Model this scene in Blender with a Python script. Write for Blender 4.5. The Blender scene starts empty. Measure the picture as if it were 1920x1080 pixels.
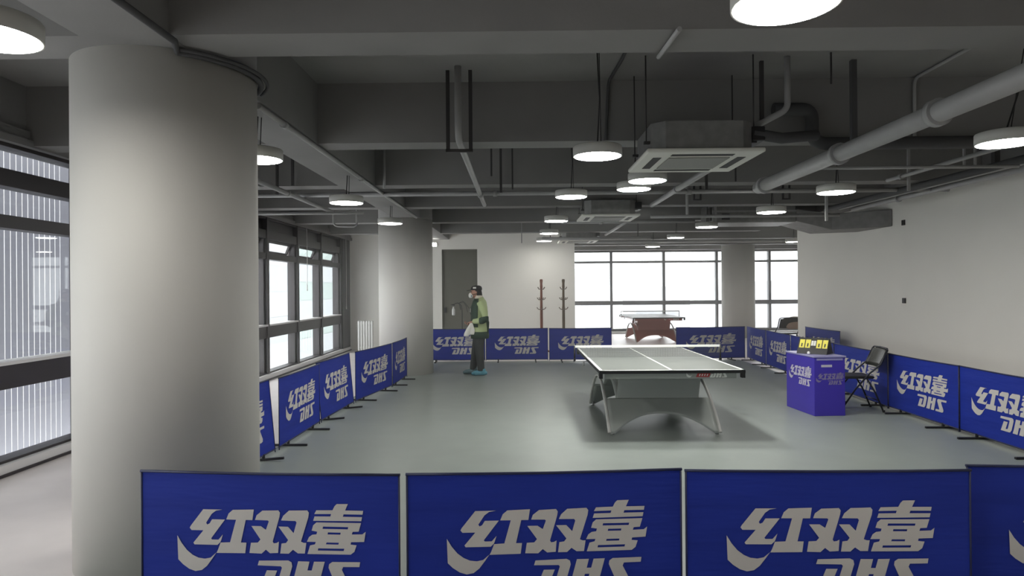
import bpy, bmesh, math, random
from mathutils import Vector, Matrix
from mathutils.geometry import tessellate_polygon
random.seed(7)
S = bpy.context.scene
COL = S.collection
PI = math.pi

# ------------------------------------------------------------------ camera
F_PX = 1270.0
cam_d = bpy.data.cameras.new('camera')
cam_d.sensor_width = 36.0
cam_d.lens = 36.0 * F_PX / 1920.0
cam_d.clip_start = 0.05
cam_d.clip_end = 400
cam = bpy.data.objects.new('camera', cam_d)
COL.objects.link(cam)
_R = Vector((1, 10 / F_PX, -0.0080)).normalized()
_U = Vector((0.0080, -2 / F_PX, 1))
_B = _R.cross(_U).normalized()
_U = _B.cross(_R).normalized()
cam.matrix_world = Matrix(((_R.x, _U.x, _B.x, 0), (_R.y, _U.y, _B.y, 0), (_R.z, _U.z, _B.z, 1.63), (0, 0, 0, 1)))
S.camera = cam

# ------------------------------------------------------------------ sky, exposure
SKY = 4.5
LAMP = 34.0
COURT = 140.0
world = bpy.data.worlds.new('sky')
S.world = world
world.use_nodes = True
_n = world.node_tree.nodes
_bg = _n['Background']
_bg.inputs[0].default_value = (1.0, 0.975, 0.985, 1)
_bg.inputs[1].default_value = SKY
S.view_settings.view_transform = 'Standard'
S.view_settings.look = 'None'
S.view_settings.exposure = 0.12
S.view_settings.gamma = 1.0
S.view_settings.use_curve_mapping = False
try:
    S.cycles.use_denoising = True
    S.cycles.denoiser = 'OPENIMAGEDENOISE'
    S.cycles.max_bounces = 10
    S.cycles.transparent_max_bounces = 16
    S.cycles.sample_clamp_indirect = 6.0
except Exception:
    pass


# ------------------------------------------------------------------ materials
def lin(c):
    c /= 255.0
    return c / 12.92 if c <= 0.04045 else ((c + 0.055) / 1.055) ** 2.4


def rgb(r, g, b):
    return (lin(r), lin(g), lin(b), 1)


def mat(name, col, rough=0.6, metal=0.0, spec=0.5, var=0.0, scale=6.0, bump=0.0, bscale=40.0, stretch=(1, 1, 1)):
    m = bpy.data.materials.new(name)
    m.use_nodes = True
    nt = m.node_tree
    p = nt.nodes['Principled BSDF']
    p.inputs['Base Color'].default_value = col
    p.inputs['Roughness'].default_value = rough
    p.inputs['Metallic'].default_value = metal
    p.inputs['Specular IOR Level'].default_value = spec
    if var or bump:
        tc = nt.nodes.new('ShaderNodeTexCoord')
        mp = nt.nodes.new('ShaderNodeMapping')
        mp.inputs['Scale'].default_value = stretch
        nt.links.new(tc.outputs['Object'], mp.inputs[0])
    if var:
        nz = nt.nodes.new('ShaderNodeTexNoise')
        nz.inputs['Scale'].default_value = scale
        nz.inputs['Detail'].default_value = 4
        nt.links.new(mp.outputs[0], nz.inputs['Vector'])
        rp = nt.nodes.new('ShaderNodeValToRGB')
        a, b = rp.color_ramp.elements
        a.position, b.position = 0.3, 0.7
        a.color = tuple(c * (1 - var) for c in col[:3]) + (1,)
        b.color = tuple(min(1, c * (1 + var)) for c in col[:3]) + (1,)
        nt.links.new(nz.outputs[0], rp.inputs[0])
        nt.links.new(rp.outputs[0], p.inputs['Base Color'])
    if bump:
        nb = nt.nodes.new('ShaderNodeTexNoise')
        nb.inputs['Scale'].default_value = bscale
        nb.inputs['Detail'].default_value = 3
        nt.links.new(mp.outputs[0], nb.inputs['Vector'])
        bp = nt.nodes.new('ShaderNodeBump')
        bp.inputs['Strength'].default_value = bump
        bp.inputs['Distance'].default_value = 0.02
        nt.links.new(nb.outputs[0], bp.inputs['Height'])
        nt.links.new(bp.outputs[0], p.inputs['Normal'])
    return m


def emis(name, col, strength):
    m = bpy.data.materials.new(name)
    m.use_nodes = True
    p = m.node_tree.nodes['Principled BSDF']
    p.inputs['Base Color'].default_value = (0.8, 0.8, 0.8, 1)
    p.inputs['Emission Color'].default_value = col
    p.inputs['Emission Strength'].default_value = strength
    return m


def glass_mat(name, tint=(0.93, 0.96, 0.96, 1)):
    m = bpy.data.materials.new(name)
    m.use_nodes = True
    nt = m.node_tree
    nt.nodes.remove(nt.nodes['Principled BSDF'])
    out = nt.nodes['Material Output']
    tr = nt.nodes.new('ShaderNodeBsdfTransparent')
    tr.inputs[0].default_value = tint
    gl = nt.nodes.new('ShaderNodeBsdfGlossy')
    gl.inputs['Roughness'].default_value = 0.02
    lw = nt.nodes.new('ShaderNodeLayerWeight')
    lw.inputs[0].default_value = 0.5
    pw = nt.nodes.new('ShaderNodeMath')
    pw.operation = 'POWER'
    pw.inputs[1].default_value = 5.0
    ad = nt.nodes.new('ShaderNodeMath')
    ad.operation = 'MULTIPLY_ADD'
    ad.inputs[1].default_value = 0.9
    ad.inputs[2].default_value = 0.04
    nt.links.new(lw.outputs['Facing'], pw.inputs[0])
    nt.links.new(pw.outputs[0], ad.inputs[0])
    mx = nt.nodes.new('ShaderNodeMixShader')
    nt.links.new(ad.outputs[0], mx.inputs[0])
    nt.links.new(tr.outputs[0], mx.inputs[1])
    nt.links.new(gl.outputs[0], mx.inputs[2])
    nt.links.new(mx.outputs[0], out.inputs['Surface'])
    return m


def translucent_mat(name, col):
    m = bpy.data.materials.new(name)
    m.use_nodes = True
    nt = m.node_tree
    nt.nodes.remove(nt.nodes['Principled BSDF'])
    out = nt.nodes['Material Output']
    a = nt.nodes.new('ShaderNodeBsdfTranslucent')
    a.inputs[0].default_value = col
    b = nt.nodes.new('ShaderNodeBsdfDiffuse')
    b.inputs[0].default_value = col
    mx = nt.nodes.new('ShaderNodeMixShader')
    mx.inputs[0].default_value = 0.45
    nt.links.new(a.outputs[0], mx.inputs[1])
    nt.links.new(b.outputs[0], mx.inputs[2])
    nt.links.new(mx.outputs[0], out.inputs['Surface'])
    return m


M = {}
M['wall'] = mat('white_wall_paint', (0.86, 0.845, 0.785, 1), 0.7, var=0.015, scale=1.5, bump=0.02, bscale=60)
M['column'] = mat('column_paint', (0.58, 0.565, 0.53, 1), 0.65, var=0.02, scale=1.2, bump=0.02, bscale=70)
M['ceil'] = mat('grey_ceiling_paint', (0.21, 0.205, 0.20, 1), 0.8, var=0.06, scale=2, bump=0.05, bscale=50)
M['beam'] = mat('grey_beam_paint', (0.19, 0.186, 0.182, 1), 0.7, var=0.05, scale=2, bump=0.04, bscale=50)
M['floor_white'] = mat('pale_floor_tile', (0.86, 0.80, 0.785, 1), 0.35, var=0.03, scale=3)
M['mat'] = mat('grey_green_sports_vinyl', (0.235, 0.262, 0.242, 1), 0.38, spec=0.42, var=0.04, scale=3.0, bump=0.03, bscale=160)
M['frame'] = mat('dark_bronze_window_frame', (0.030, 0.025, 0.027, 1), 0.4)
M['frame_grey'] = mat('grey_window_frame', (0.16, 0.155, 0.16, 1), 0.45)
M['glass'] = glass_mat('window_glass')
M['sill'] = mat('white_sill', (0.7, 0.69, 0.68, 1), 0.4)
M['louver'] = translucent_mat('grey_translucent_louver', (0.40, 0.40, 0.43, 1))
M['facade'] = mat('pale_facade', (0.34, 0.34, 0.345, 1), 0.8)
M['facade_far'] = mat('pale_far_facade', (0.38, 0.385, 0.40, 1), 0.8)
M['facade_b'] = mat('pale_green_facade', (0.26, 0.31, 0.295, 1), 0.8)
M['facade_w'] = mat('facade_window', (0.24, 0.26, 0.275, 1), 0.4)
M['pipe'] = mat('grey_painted_pipe', (0.30, 0.30, 0.295, 1), 0.5, var=0.05)
M['pipe_dark'] = mat('dark_insulated_pipe', (0.055, 0.055, 0.057, 1), 0.8, bump=0.1, bscale=30)
M['rod'] = mat('dark_hanger_rod', (0.035, 0.033, 0.033, 1), 0.6)
M['galv'] = mat('galvanised_sheet', (0.20, 0.20, 0.195, 1), 0.45, metal=0.35, var=0.12, scale=12)
M['foil'] = mat('grey_duct_wrap', (0.19, 0.185, 0.18, 1), 0.5, metal=0.2, var=0.15, scale=8, bump=0.3, bscale=8)
M['black'] = mat('black_plastic', (0.012, 0.012, 0.013, 1), 0.45)
M['cable'] = mat('black_cable', (0.008, 0.008, 0.008, 1), 0.6)
M['lamp_shell'] = mat('lamp_housing_grey', (0.42, 0.42, 0.39, 1), 0.5)
M['lamp'] = emis('lamp_diffuser', (1.0, 0.985, 0.93, 1), LAMP)
M['court_lamp'] = emis('court_lamp_diffuser', (1.0, 0.99, 0.95, 1), COURT)
M['ac_white'] = mat('ac_white_plastic', (0.60, 0.60, 0.54, 1), 0.5)
M['ac_grille'] = mat('ac_intake_grille', (0.22, 0.22, 0.20, 1), 0.6, bump=0.4, bscale=60, stretch=(1, 8, 1))
M['slot'] = mat('dark_air_slot', (0.02, 0.02, 0.02, 1), 0.7)
M['blue'] = mat('blue_barrier_fabric', (0.013, 0.030, 0.27, 1), 0.6, spec=0.18, var=0.10, scale=1.6, bump=0.5, bscale=2.2, stretch=(0.6, 1, 4.5))
M['print'] = mat('grey_white_print', (0.52, 0.50, 0.475, 1), 0.6, var=0.03, scale=3)
M['rodblue'] = mat('dark_navy_rod', (0.010, 0.014, 0.06, 1), 0.5)
M['foot'] = mat('black_barrier_foot', (0.012, 0.012, 0.014, 1), 0.5)
M['desk'] = mat('violet_blue_laminate', (0.055, 0.035, 0.40, 1), 0.4, var=0.03)
M['desk_top'] = mat('pale_violet_desk_top', (0.32, 0.31, 0.55, 1), 0.3)
M['desk_print'] = mat('pale_print', (0.55, 0.53, 0.62, 1), 0.6)
M['desk_print2'] = mat('violet_grey_print', (0.23, 0.20, 0.36, 1), 0.6)
M['yellow'] = mat('yellow_card', (0.80, 0.72, 0.10, 1), 0.5)
M['red'] = mat('red_card', (0.5, 0.05, 0.05, 1), 0.5)
M['ball'] = mat('white_ball', (0.9, 0.9, 0.87, 1), 0.3)
M['seatpad'] = mat('black_vinyl_pad', (0.022, 0.023, 0.020, 1), 0.4, bump=0.1, bscale=50)
M['navyleg'] = mat('dark_steel_leg', (0.016, 0.018, 0.030, 1), 0.35, metal=0.3)
M['top'] = mat('grey_table_top', (0.135, 0.148, 0.132, 1), 0.38, spec=0.45, var=0.03, scale=6)
M['line'] = mat('white_line_paint', (0.88, 0.90, 0.86, 1), 0.4)
M['edge'] = mat('black_table_edge', (0.012, 0.013, 0.013, 1), 0.4)
M['leggrey'] = mat('grey_arch_laminate', (0.36, 0.385, 0.36, 1), 0.4, var=0.02)
M['legred'] = mat('red_brown_arch_laminate', (0.36, 0.12, 0.10, 1), 0.4, var=0.02)
M['rim'] = mat('pale_arch_rim', (0.60, 0.60, 0.57, 1), 0.35)
M['net'] = mat('dark_net_cord', (0.045, 0.05, 0.045, 1), 0.8)
M['chrome'] = mat('steel_bracket', (0.5, 0.5, 0.5, 1), 0.3, metal=0.8)
M['wood'] = mat('reddish_brown_wood', (0.22, 0.062, 0.028, 1), 0.5, var=0.25, scale=9, stretch=(1, 1, 0.15))
M['wood2'] = mat('dark_olive_wood', (0.11, 0.070, 0.030, 1), 0.5, var=0.25, scale=9, stretch=(1, 1, 0.15))
M['steel_hook'] = mat('dull_hook', (0.20, 0.16, 0.12, 1), 0.4)
M['door'] = mat('olive_grey_door', (0.125, 0.122, 0.095, 1), 0.5, var=0.04, scale=2)
M['white'] = mat('white_enamel', (0.72, 0.72, 0.70, 1), 0.4)
M['skin'] = mat('skin', (0.42, 0.22, 0.15, 1), 0.55)
M['hair'] = mat('black_hair', (0.010, 0.009, 0.009, 1), 0.6)
M['cap'] = mat('black_cap_cloth', (0.014, 0.014, 0.015, 1), 0.7)
M['lime'] = mat('pale_lime_jacket_cloth', (0.40, 0.48, 0.24, 1), 0.7, bump=0.3, bscale=14)
M['dgreen'] = mat('dark_green_vest_cloth', (0.018, 0.045, 0.026, 1), 0.75, bump=0.3, bscale=14)
M['trouser'] = mat('dark_slate_trouser_cloth', (0.030, 0.034, 0.034, 1), 0.8, bump=0.3, bscale=12)
M['shoecover'] = mat('blue_shoe_cover', (0.10, 0.30, 0.38, 1), 0.5, bump=0.4, bscale=30)
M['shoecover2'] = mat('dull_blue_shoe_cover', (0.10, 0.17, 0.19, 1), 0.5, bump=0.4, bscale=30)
M['mask'] = mat('white_respirator', (0.75, 0.75, 0.70, 1), 0.5)
M['cloth'] = mat('white_cloth', (0.72, 0.72, 0.66, 1), 0.8, bump=0.4, bscale=20)
M['tan'] = mat('tan_bag_cloth', (0.30, 0.22, 0.17, 1), 0.7, bump=0.4, bscale=12)
M['cream'] = mat('cream_cloth', (0.66, 0.60, 0.48, 1), 0.7, bump=0.4, bscale=12)


# ------------------------------------------------------------------ mesh helpers
def nb():
    return bmesh.new()


def box(bm, x0, x1, y0, y1, z0, z1, mi=0):
    v = [bm.verts.new((x, y, z)) for x in (x0, x1) for y in (y0, y1) for z in (z0, z1)]
    for q in ((0, 1, 3, 2), (4, 6, 7, 5), (0, 4, 5, 1), (2, 3, 7, 6), (0, 2, 6, 4), (1, 5, 7, 3)):
        f = bm.faces.new([v[i] for i in q])
        f.material_index = mi
    return v


def sweep(bm, pts, radii, seg=12, mi=0, flat=None, smooth=True, caps=True):
    """round section carried along a path; radii a number or one per point"""
    pts = [Vector(p) for p in pts]
    if not isinstance(radii, (list, tuple)):
        radii = [radii] * len(pts)
    rings = []
    up = None
    for i, p in enumerate(pts):
        if i == 0:
            d = pts[1] - pts[0]
        elif i == len(pts) - 1:
            d = pts[-1] - pts[-2]
        else:
            d = (pts[i + 1] - p).normalized() + (p - pts[i - 1]).normalized()
        d.normalize()
        if up is None:
            up = d.orthogonal().normalized()
            if abs(d.x) < 0.95:
                up = d.cross(Vector((1, 0, 0))).normalized()
        a = (up - d * up.dot(d))
        a = a.normalized() if a.length > 1e-6 else d.orthogonal().normalized()
        b = d.cross(a)
        up = a
        r = radii[i]
        ra, rb = (r, r) if not isinstance(r, (tuple, list)) else r
        rings.append([bm.verts.new(p + a * ra * math.cos(t) + b * rb * math.sin(t)) for t in (2 * PI * k / seg for k in range(seg))])
    for A, Bq in zip(rings, rings[1:]):
        for k in range(seg):
            f = bm.faces.new((A[k], A[(k + 1) % seg], Bq[(k + 1) % seg], Bq[k]))
            f.material_index = mi
            f.smooth = smooth
    if caps:
        bm.faces.new(rings[0][::-1]).material_index = mi
        bm.faces.new(rings[-1]).material_index = mi


def loft(bm, rings, seg=20, mi=0):
    """stack of ellipses (cx, cy, z, rx, ry)"""
    rs = []
    for cx, cy, z, rx, ry in rings:
        rs.append([bm.verts.new((cx + rx * math.cos(2 * PI * k / seg), cy + ry * math.sin(2 * PI * k / seg), z)) for k in range(seg)])
    for A, Bq in zip(rs, rs[1:]):
        for k in range(seg):
            f = bm.faces.new((A[k], A[(k + 1) % seg], Bq[(k + 1) % seg], Bq[k]))
            f.material_index = mi
            f.smooth = True
    bm.faces.new(rs[0][::-1]).material_index = mi
    bm.faces.new(rs[-1]).material_index = mi


def lathe(bm, prof, seg=48, mi=0, smooth=True, c=(0, 0, 0)):
    rs = []
    for r, z in prof:
        rs.append([bm.verts.new((c[0] + r * math.cos(2 * PI * k / seg), c[1] + r * math.sin(2 * PI * k / seg), c[2] + z)) for k in range(seg)])
    for A, Bq in zip(rs, rs[1:]):
        for k in range(seg):
            f = bm.faces.new((A[k], A[(k + 1) % seg], Bq[(k + 1) % seg], Bq[k]))
            f.material_index = mi
            f.smooth = smooth
    bm.faces.new(rs[0][::-1]).material_index = mi
    bm.faces.new(rs[-1]).material_index = mi


def ball(bm, c, r, mi=0, sx=1, sy=1, sz=1, u=20, v=12):
    m = Matrix.Translation(c) @ Matrix.Diagonal((r * sx, r * sy, r * sz, 1))
    res = bmesh.ops.create_uvsphere(bm, u_segments=u, v_segments=v, radius=1, matrix=m)
    for vv in res['verts']:
        for f in vv.link_faces:
            f.material_index = mi
            f.smooth = True


def flat_poly(bm, outline, fn, holes=(), mi=0):
    """filled outline (with holes); fn maps a 2D point to 3D"""
    loops = [[Vector((p[0], p[1], 0)) for p in outline]] + [[Vector((p[0], p[1], 0)) for p in h] for h in holes]
    flat = [p for l in loops for p in l]
    vs = [bm.verts.new(fn(p.x, p.y)) for p in flat]
    for t in tessellate_polygon(loops):
        try:
            f = bm.faces.new([vs[i] for i in t])
            f.material_index = mi
        except ValueError:
            pass


def prism(bm, poly, fn, d, mi=0):
    """outline given depth: fn maps (u, v, w) to 3D, w from 0 to d"""
    a = [bm.verts.new(fn(u, v, 0)) for u, v in poly]
    b = [bm.verts.new(fn(u, v, d)) for u, v in poly]
    n = len(poly)
    fs = [bm.faces.new(a[::-1]), bm.faces.new(b)]
    for i in range(n):
        fs.append(bm.faces.new((a[i], a[(i + 1) % n], b[(i + 1) % n], b[i])))
    for f in fs:
        f.material_index = mi


def obj(name, bm, m, parent=None, bevel=0.0, loc=None, rot=None, recalc=True, remesh=0.0):
    if recalc:
        bmesh.ops.recalc_face_normals(bm, faces=bm.faces)
    me = bpy.data.meshes.new(name)
    bm.to_mesh(me)
    bm.free()
    for x in (m if isinstance(m, (list, tuple)) else [m]):
        me.materials.append(M[x])
    o = bpy.data.objects.new(name, me)
    COL.objects.link(o)
    if parent is not None:
        o.parent = parent
    if loc is not None:
        o.location = loc
    if rot is not None:
        o.rotation_euler = rot
    if remesh:
        r = o.modifiers.new('remesh', 'REMESH')
        r.mode = 'VOXEL'
        r.voxel_size = remesh
        r.use_smooth_shade = True
        s = o.modifiers.new('smooth', 'SMOOTH')
        s.factor = 0.5
        s.iterations = 3
    if bevel:
        b = o.modifiers.new('bevel', 'BEVEL')
        b.width = bevel
        b.segments = 2
        b.limit_method = 'ANGLE'
    return o


def tag(o, label, cat, group=None, kind=None):
    o['label'] = label
    o['category'] = cat
    if group:
        o['group'] = group
    if kind:
        o['kind'] = kind
    return o


def thing(name, label, cat, loc=(0, 0, 0), rotz=0.0, group=None, kind=None):
    o = bpy.data.objects.new(name, None)
    o.empty_display_size = 0.1
    COL.objects.link(o)
    o.location = loc
    o.rotation_euler = (0, 0, rotz)
    return tag(o, label, cat, group, kind)


def dup(o, parent=None):
    c = o.copy()
    COL.objects.link(c)
    if parent is not None:
        c.parent = parent
    for ch in list(o.children):
        dup(ch, c)
    return c


def struct(name, bm, m, label, cat, bevel=0.0):
    return tag(obj(name, bm, m, bevel=bevel), label, cat, None, 'structure')


# ------------------------------------------------------------------ room shell
Z0, ZS, ZB = 0.0, 3.56, 3.0      # floor, slab underside, beam underside
XL, XR = -4.70, 6.60             # window wall, white wall on the right
YB, YW, YE, YF = -3.0, 18.5, 16.0, 24.7

bm = nb(); box(bm, -4.95, 11.4, YB - 0.2, 25.0, -0.25, -0.004)
struct('floor', bm, 'floor_white', 'pale floor around and beyond the sports flooring', 'floor')
bm = nb(); box(bm, -2.52, 4.98, 2.95, 15.3, -0.0035, 0.0)
struct('floor_sports_vinyl', bm, 'mat', 'grey green sports vinyl flooring of the playing court', 'floor')
bm = nb(); box(bm, -4.95, 11.4, YB - 0.2, 25.0, ZS, ZS + 0.25)
struct('ceiling', bm, 'ceil', 'dark grey painted ceiling slab above the beams', 'ceiling')
bm = nb(); box(bm, -4.95, 11.4, YB - 0.2, YB, 0, ZS)
struct('wall_back', bm, 'wall', 'white wall behind the viewer', 'wall')
bm = nb(); box(bm, XR, XR + 0.2, YB, YE, 0, ZS)
struct('wall_right', bm, 'wall', 'long white wall on the right', 'wall')
bm = nb(); box(bm, XR + 0.2, 11.4, YE - 0.2, YE, 0, ZS); box(bm, 11.2, 11.4, YE, YF + 0.3, 0, ZS)
struct('wall_alcove', bm, 'wall', 'white walls of the far bay behind the long right wall', 'wall')
bm = nb(); box(bm, -4.9, -2.06, YW, YW + 0.2, 0, ZS); box(bm, -1.09, 1.57, YW, YW + 0.2, 0, ZS); box(bm, -2.06, -1.09, YW, YW + 0.2, 2.73, ZS)
box(bm, 1.37, 1.57, YW + 0.2, YF, 0, ZS)
struct('wall_far', bm, 'wall', 'white end wall with the olive door and the coat racks', 'wall')
bm = nb(); box(bm, -4.9, XL, YB, -1.4, 0, ZS); box(bm, -4.95, XL + 0.12, -1.4, YW, ZB + 0.0, ZS)
struct('wall_left', bm, 'beam', 'grey edge beam above the windows on the left', 'wall')
bm = nb(); box(bm, XL + 0.12, XL + 0.19, -1.4, YW, 2.985, 3.05); box(bm, XL + 0.12, XL + 0.155, -1.4, YW, 3.05, 3.14)
struct('trim_1', bm, 'beam', 'stepped grey moulding along the top of the left windows', 'trim')
bm = nb(); box(bm, XL - 0.06, XL + 0.14, -1.4, YW, 0.0, 0.10)
struct('trim_2', bm, 'sill', 'white kerb under the left windows', 'trim')
bm = nb(); box(bm, XL + 0.14, XL + 0.155, -1.4, YW, 0, 0.025)
struct('trim_3', bm, 'frame', 'dark strip where the kerb of the left windows meets the floor', 'trim')
bm = nb(); box(bm, -2.06, -1.09, YW + 0.06, YW + 0.12, 0, 2.73)
d = struct('door_1', bm, 'door', 'tall olive grey door in the end wall behind the person', 'door')
bm = nb()
for a, b_, c, e in ((-2.06, -2.03, 0, 2.73), (-1.12, -1.09, 0, 2.73), (-2.03, -1.12, 2.70, 2.73)):
    box(bm, a, b_, YW + 0.02, YW + 0.06, c, e)
obj('door_frame', bm, 'door', d)
bm = nb(); box(bm, -2.0, -1.94, YW + 0.0, YW + 0.05, 1.0, 1.14)
obj('door_handle', bm, 'black', d)

# columns
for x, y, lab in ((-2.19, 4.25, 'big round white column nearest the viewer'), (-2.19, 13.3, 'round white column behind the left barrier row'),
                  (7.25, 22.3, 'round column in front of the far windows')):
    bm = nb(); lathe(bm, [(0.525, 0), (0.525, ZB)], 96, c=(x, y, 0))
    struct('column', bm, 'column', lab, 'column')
    bm = nb(); lathe(bm, [(0.525, ZB), (0.525, ZS)], 96, c=(x, y, 0))
    struct('column_head', bm, 'beam', 'grey painted head above the ' + lab, 'column')
    if lab.startswith('big'):
        bm = nb()
        pts = [(x + 0.550 * math.cos(t), y + 0.550 * math.sin(t), 2.975) for t in (math.radians(k) for k in range(-58, 46, 4))]
        sweep(bm, [(-1.83, 1.3, 2.975), (-1.83, 3.62, 2.975)] + pts, 0.019, 8)
        pts2 = [(x + 0.59 * math.cos(t), y + 0.59 * math.sin(t), 2.98) for t in (math.radians(k) for k in range(-58, 46, 4))]
        sweep(bm, pts2, 0.012, 8)
        tag(obj('cable_conduit', bm, 'pipe_dark'), 'grey conduit curving around the top of the big near column', 'conduit')

# girder and cross beams
bm = nb(); box(bm, -2.33, -1.85, YB, YW, ZB, ZS)
struct('ceiling_beam', bm, 'beam', 'long grey girder running over both left columns', 'beam')
BEAMS = [(-1.8, -1.5), (0.9, 1.2), (3.6, 3.95), (6.3, 6.6), (8.85, 9.15), (11.2, 11.5), (13.75, 14.05), (16.4, 16.7), (19.0, 19.3), (21.6, 21.9), (24.3, 24.6)]
ordn = ['behind the viewer', 'over the viewer', 'first seen from the viewer', 'second from the viewer', 'third from the viewer', 'fourth from the viewer',
        'fifth from the viewer', 'sixth, before the end wall', 'first beyond the end wall', 'second beyond the end wall', 'over the far windows']
for (a, b_), t in zip(BEAMS, ordn):
    x0 = -4.6 if a < 18 else 1.57
    x1 = 6.05 if b_ < YE else (5.9 if b_ < YW else 11.2)
    bm = nb(); box(bm, x0, x1, a, b_, ZB + 0.002, ZS)
    struct('ceiling_beam', bm, 'beam', 'grey ceiling cross beam, ' + t, 'beam')
bm = nb(); box(bm, 6.05, XR, YB, YE, 3.12, ZS)
struct('ceiling_beam', bm, 'beam', 'grey edge beam along the top of the right wall', 'beam')

# ------------------------------------------------------------------ left windows
def rail(bm, y0, y1, z0, z1, x0=-0.10, x1=0.08, mi=0):
    box(bm, XL + x0, XL + x1, y0, y1, z0, z1, mi)


mull = [-1.35 + 1.73 * k for k in range(12)]       # 17.68 is the last
for k in range(11):
    y0, y1 = mull[k], mull[k + 1]
    near = y1 < 10
    root = thing('window_%d' % (k + 1), 'dark framed tall window %s on the left wall' % (
        ['out of view', 'out of view next to the viewer', 'beside the viewer', 'just out of view', 'left of the big column', 'hidden by the big column', 'behind the big column',
         'first to the right of the big column', 'second to the right of the big column', 'third to the right of the big column', 'last before the end wall'][k]), 'window', (0, 0, 0), 0, None, 'structure')
    bm = nb()
    rail(bm, y0 - 0.05, y0 + 0.05, 0.10, ZB, -0.12, 0.10)
    if k == 10:
        rail(bm, y1 - 0.05, y1 + 0.05, 0.10, ZB, -0.12, 0.10)
    for z0, z1 in ((0.10, 0.125), (0.76, 0.98), (2.22, 2.34), (2.60, 2.76), (2.96, 3.0)):
        rail(bm, y0 + 0.05, y1 - 0.05, z0, z1)
    if not near:
        rail(bm, y0 + 0.05, y1 - 0.05, 2.76, 2.96, -0.05, 0.0)
        for a, b_ in ((y0 + 0.05, y0 + 0.11), (y1 - 0.11, y1 - 0.05)):
            rail(bm, a, b_, 0.125, 2.60, -0.06, 0.05)
    obj('window_frame', bm, 'frame', root, bevel=0.004)
    bm = nb(); rail(bm, y0 + 0.05, y1 - 0.05, 0.98, 1.01, -0.10, 0.11)
    obj('window_ledge', bm, 'sill', root)
    bm = nb()
    rail(bm, y0 + 0.05, y1 - 0.05, 0.125, 0.76, -0.02, -0.015)
    rail(bm, y0 + 0.05, y1 - 0.05, 1.01, 2.22, -0.02, -0.015)
    if near:
        rail(bm, y0 + 0.05, y1 - 0.05, 2.34, 2.60, -0.02, -0.015)
        rail(bm, y0 + 0.05, y1 - 0.05, 2.76, 2.96, -0.02, -0.015)
    obj('pane', bm, 'glass', root)
    if not near:      # hinged fanlight standing ajar
        bm = nb()
        w = y1 - y0 - 0.24
        for a, b_, c, e in ((0, 0.05, -0.26, 0), (w - 0.05, w, -0.26, 0), (0.05, w - 0.05, -0.05, 0), (0.05, w - 0.05, -0.26, -0.21)):
            box(bm, -0.02, 0.02, a, b_, c, e)
        s = obj('fanlight_sash', bm, 'frame', root, loc=(XL - 0.03, y0 + 0.12, 2.60), rot=(0, math.radians(22), 0))
        bm = nb(); box(bm, -0.003, 0.003, 0.05, w - 0.05, -0.21, -0.05)
        obj('pane', bm, 'glass', s)
bm = nb(); box(bm, XL - 0.1, XL + 0.12, 17.73, YW, 0.10, ZB)
struct('trim_4', bm, 'frame', 'wide dark post between the last left window and the end wall', 'trim')
for i, (y, lab) in enumerate(((17.95, 'white pull cord hanging in front of the dark window post'), (14.6, 'thin white pull cord before the third window from the big column'))):
    bm = nb(); sweep(bm, [(0, 0, 0), (0.004, 0.004, -0.7), (0, 0, -1.72 + 0.5 * i)], 0.006, 6); sweep(bm, [(0, 0, -1.72 + 0.5 * i), (0, 0, -1.85 + 0.5 * i)], [0.008, 0.014], 8)
    tag(obj('blind_cord', bm, 'white', loc=(XL + 0.16, y, 2.98)), lab, 'cord')

# fins outside the near windows, houses farther out
bm = nb()
y = 4.0
k = 0
while y < 9.2:
    w = 0.34 if k % 11 == 6 else 0.078
    box(bm, -5.652, -5.648, y, y + w, -0.4, 3.9)
    y += w + 0.013
    k += 1
struct('exterior_louver_screen', bm, 'louver', 'grey vertical louvers outside the window left of the big column', 'louvers')
def house(name, lab, x0, x1, y0, y1, h, face, m, nx, nz):
    r = thing(name, lab, 'building', (0, 0, 0), 0, 'buildings outside the windows')
    bm = nb(); box(bm, x0, x1, y0, y1, -30, h)
    obj('walls', bm, m, r)
    for j in range(nz):
        bm = nb()
        z = h - 1.2 - j * 3.2
        if face == 'x':
            box(bm, x1, x1 + 0.05, y0 + 0.8, y1 - 0.8, z - 1.6, z)
        else:
            box(bm, x0 + 0.8, x1 - 0.8, y0 - 0.05, y0, z - 1.6, z)
        obj('window_band', bm, 'facade_w' if face == 'x' else 'facade_far', r)
    return r
house('building', 'pale tower seen through the windows right of the big column', -26, -15, 22, 46, 14, 'x', 'facade', 8, 6)
house('building', 'pale green slab block seen through the last left window', -30, -18, 48, 80, 18, 'x', 'facade_b', 8, 7)
house('building', 'pale low block on the skyline through the middle of the far windows', 21, 30.5, 120, 135, 1.9, 'y', 'facade_far', 14, 5)
house('building', 'pale tall block through the leftmost far window', 8.5, 12.2, 90, 105, 4.6, 'y', 'facade_far', 6, 10)
house('building', 'pale block through the far window right of the round column', 54, 64, 150, 165, 3.0, 'y', 'facade_far', 8, 7)

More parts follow.
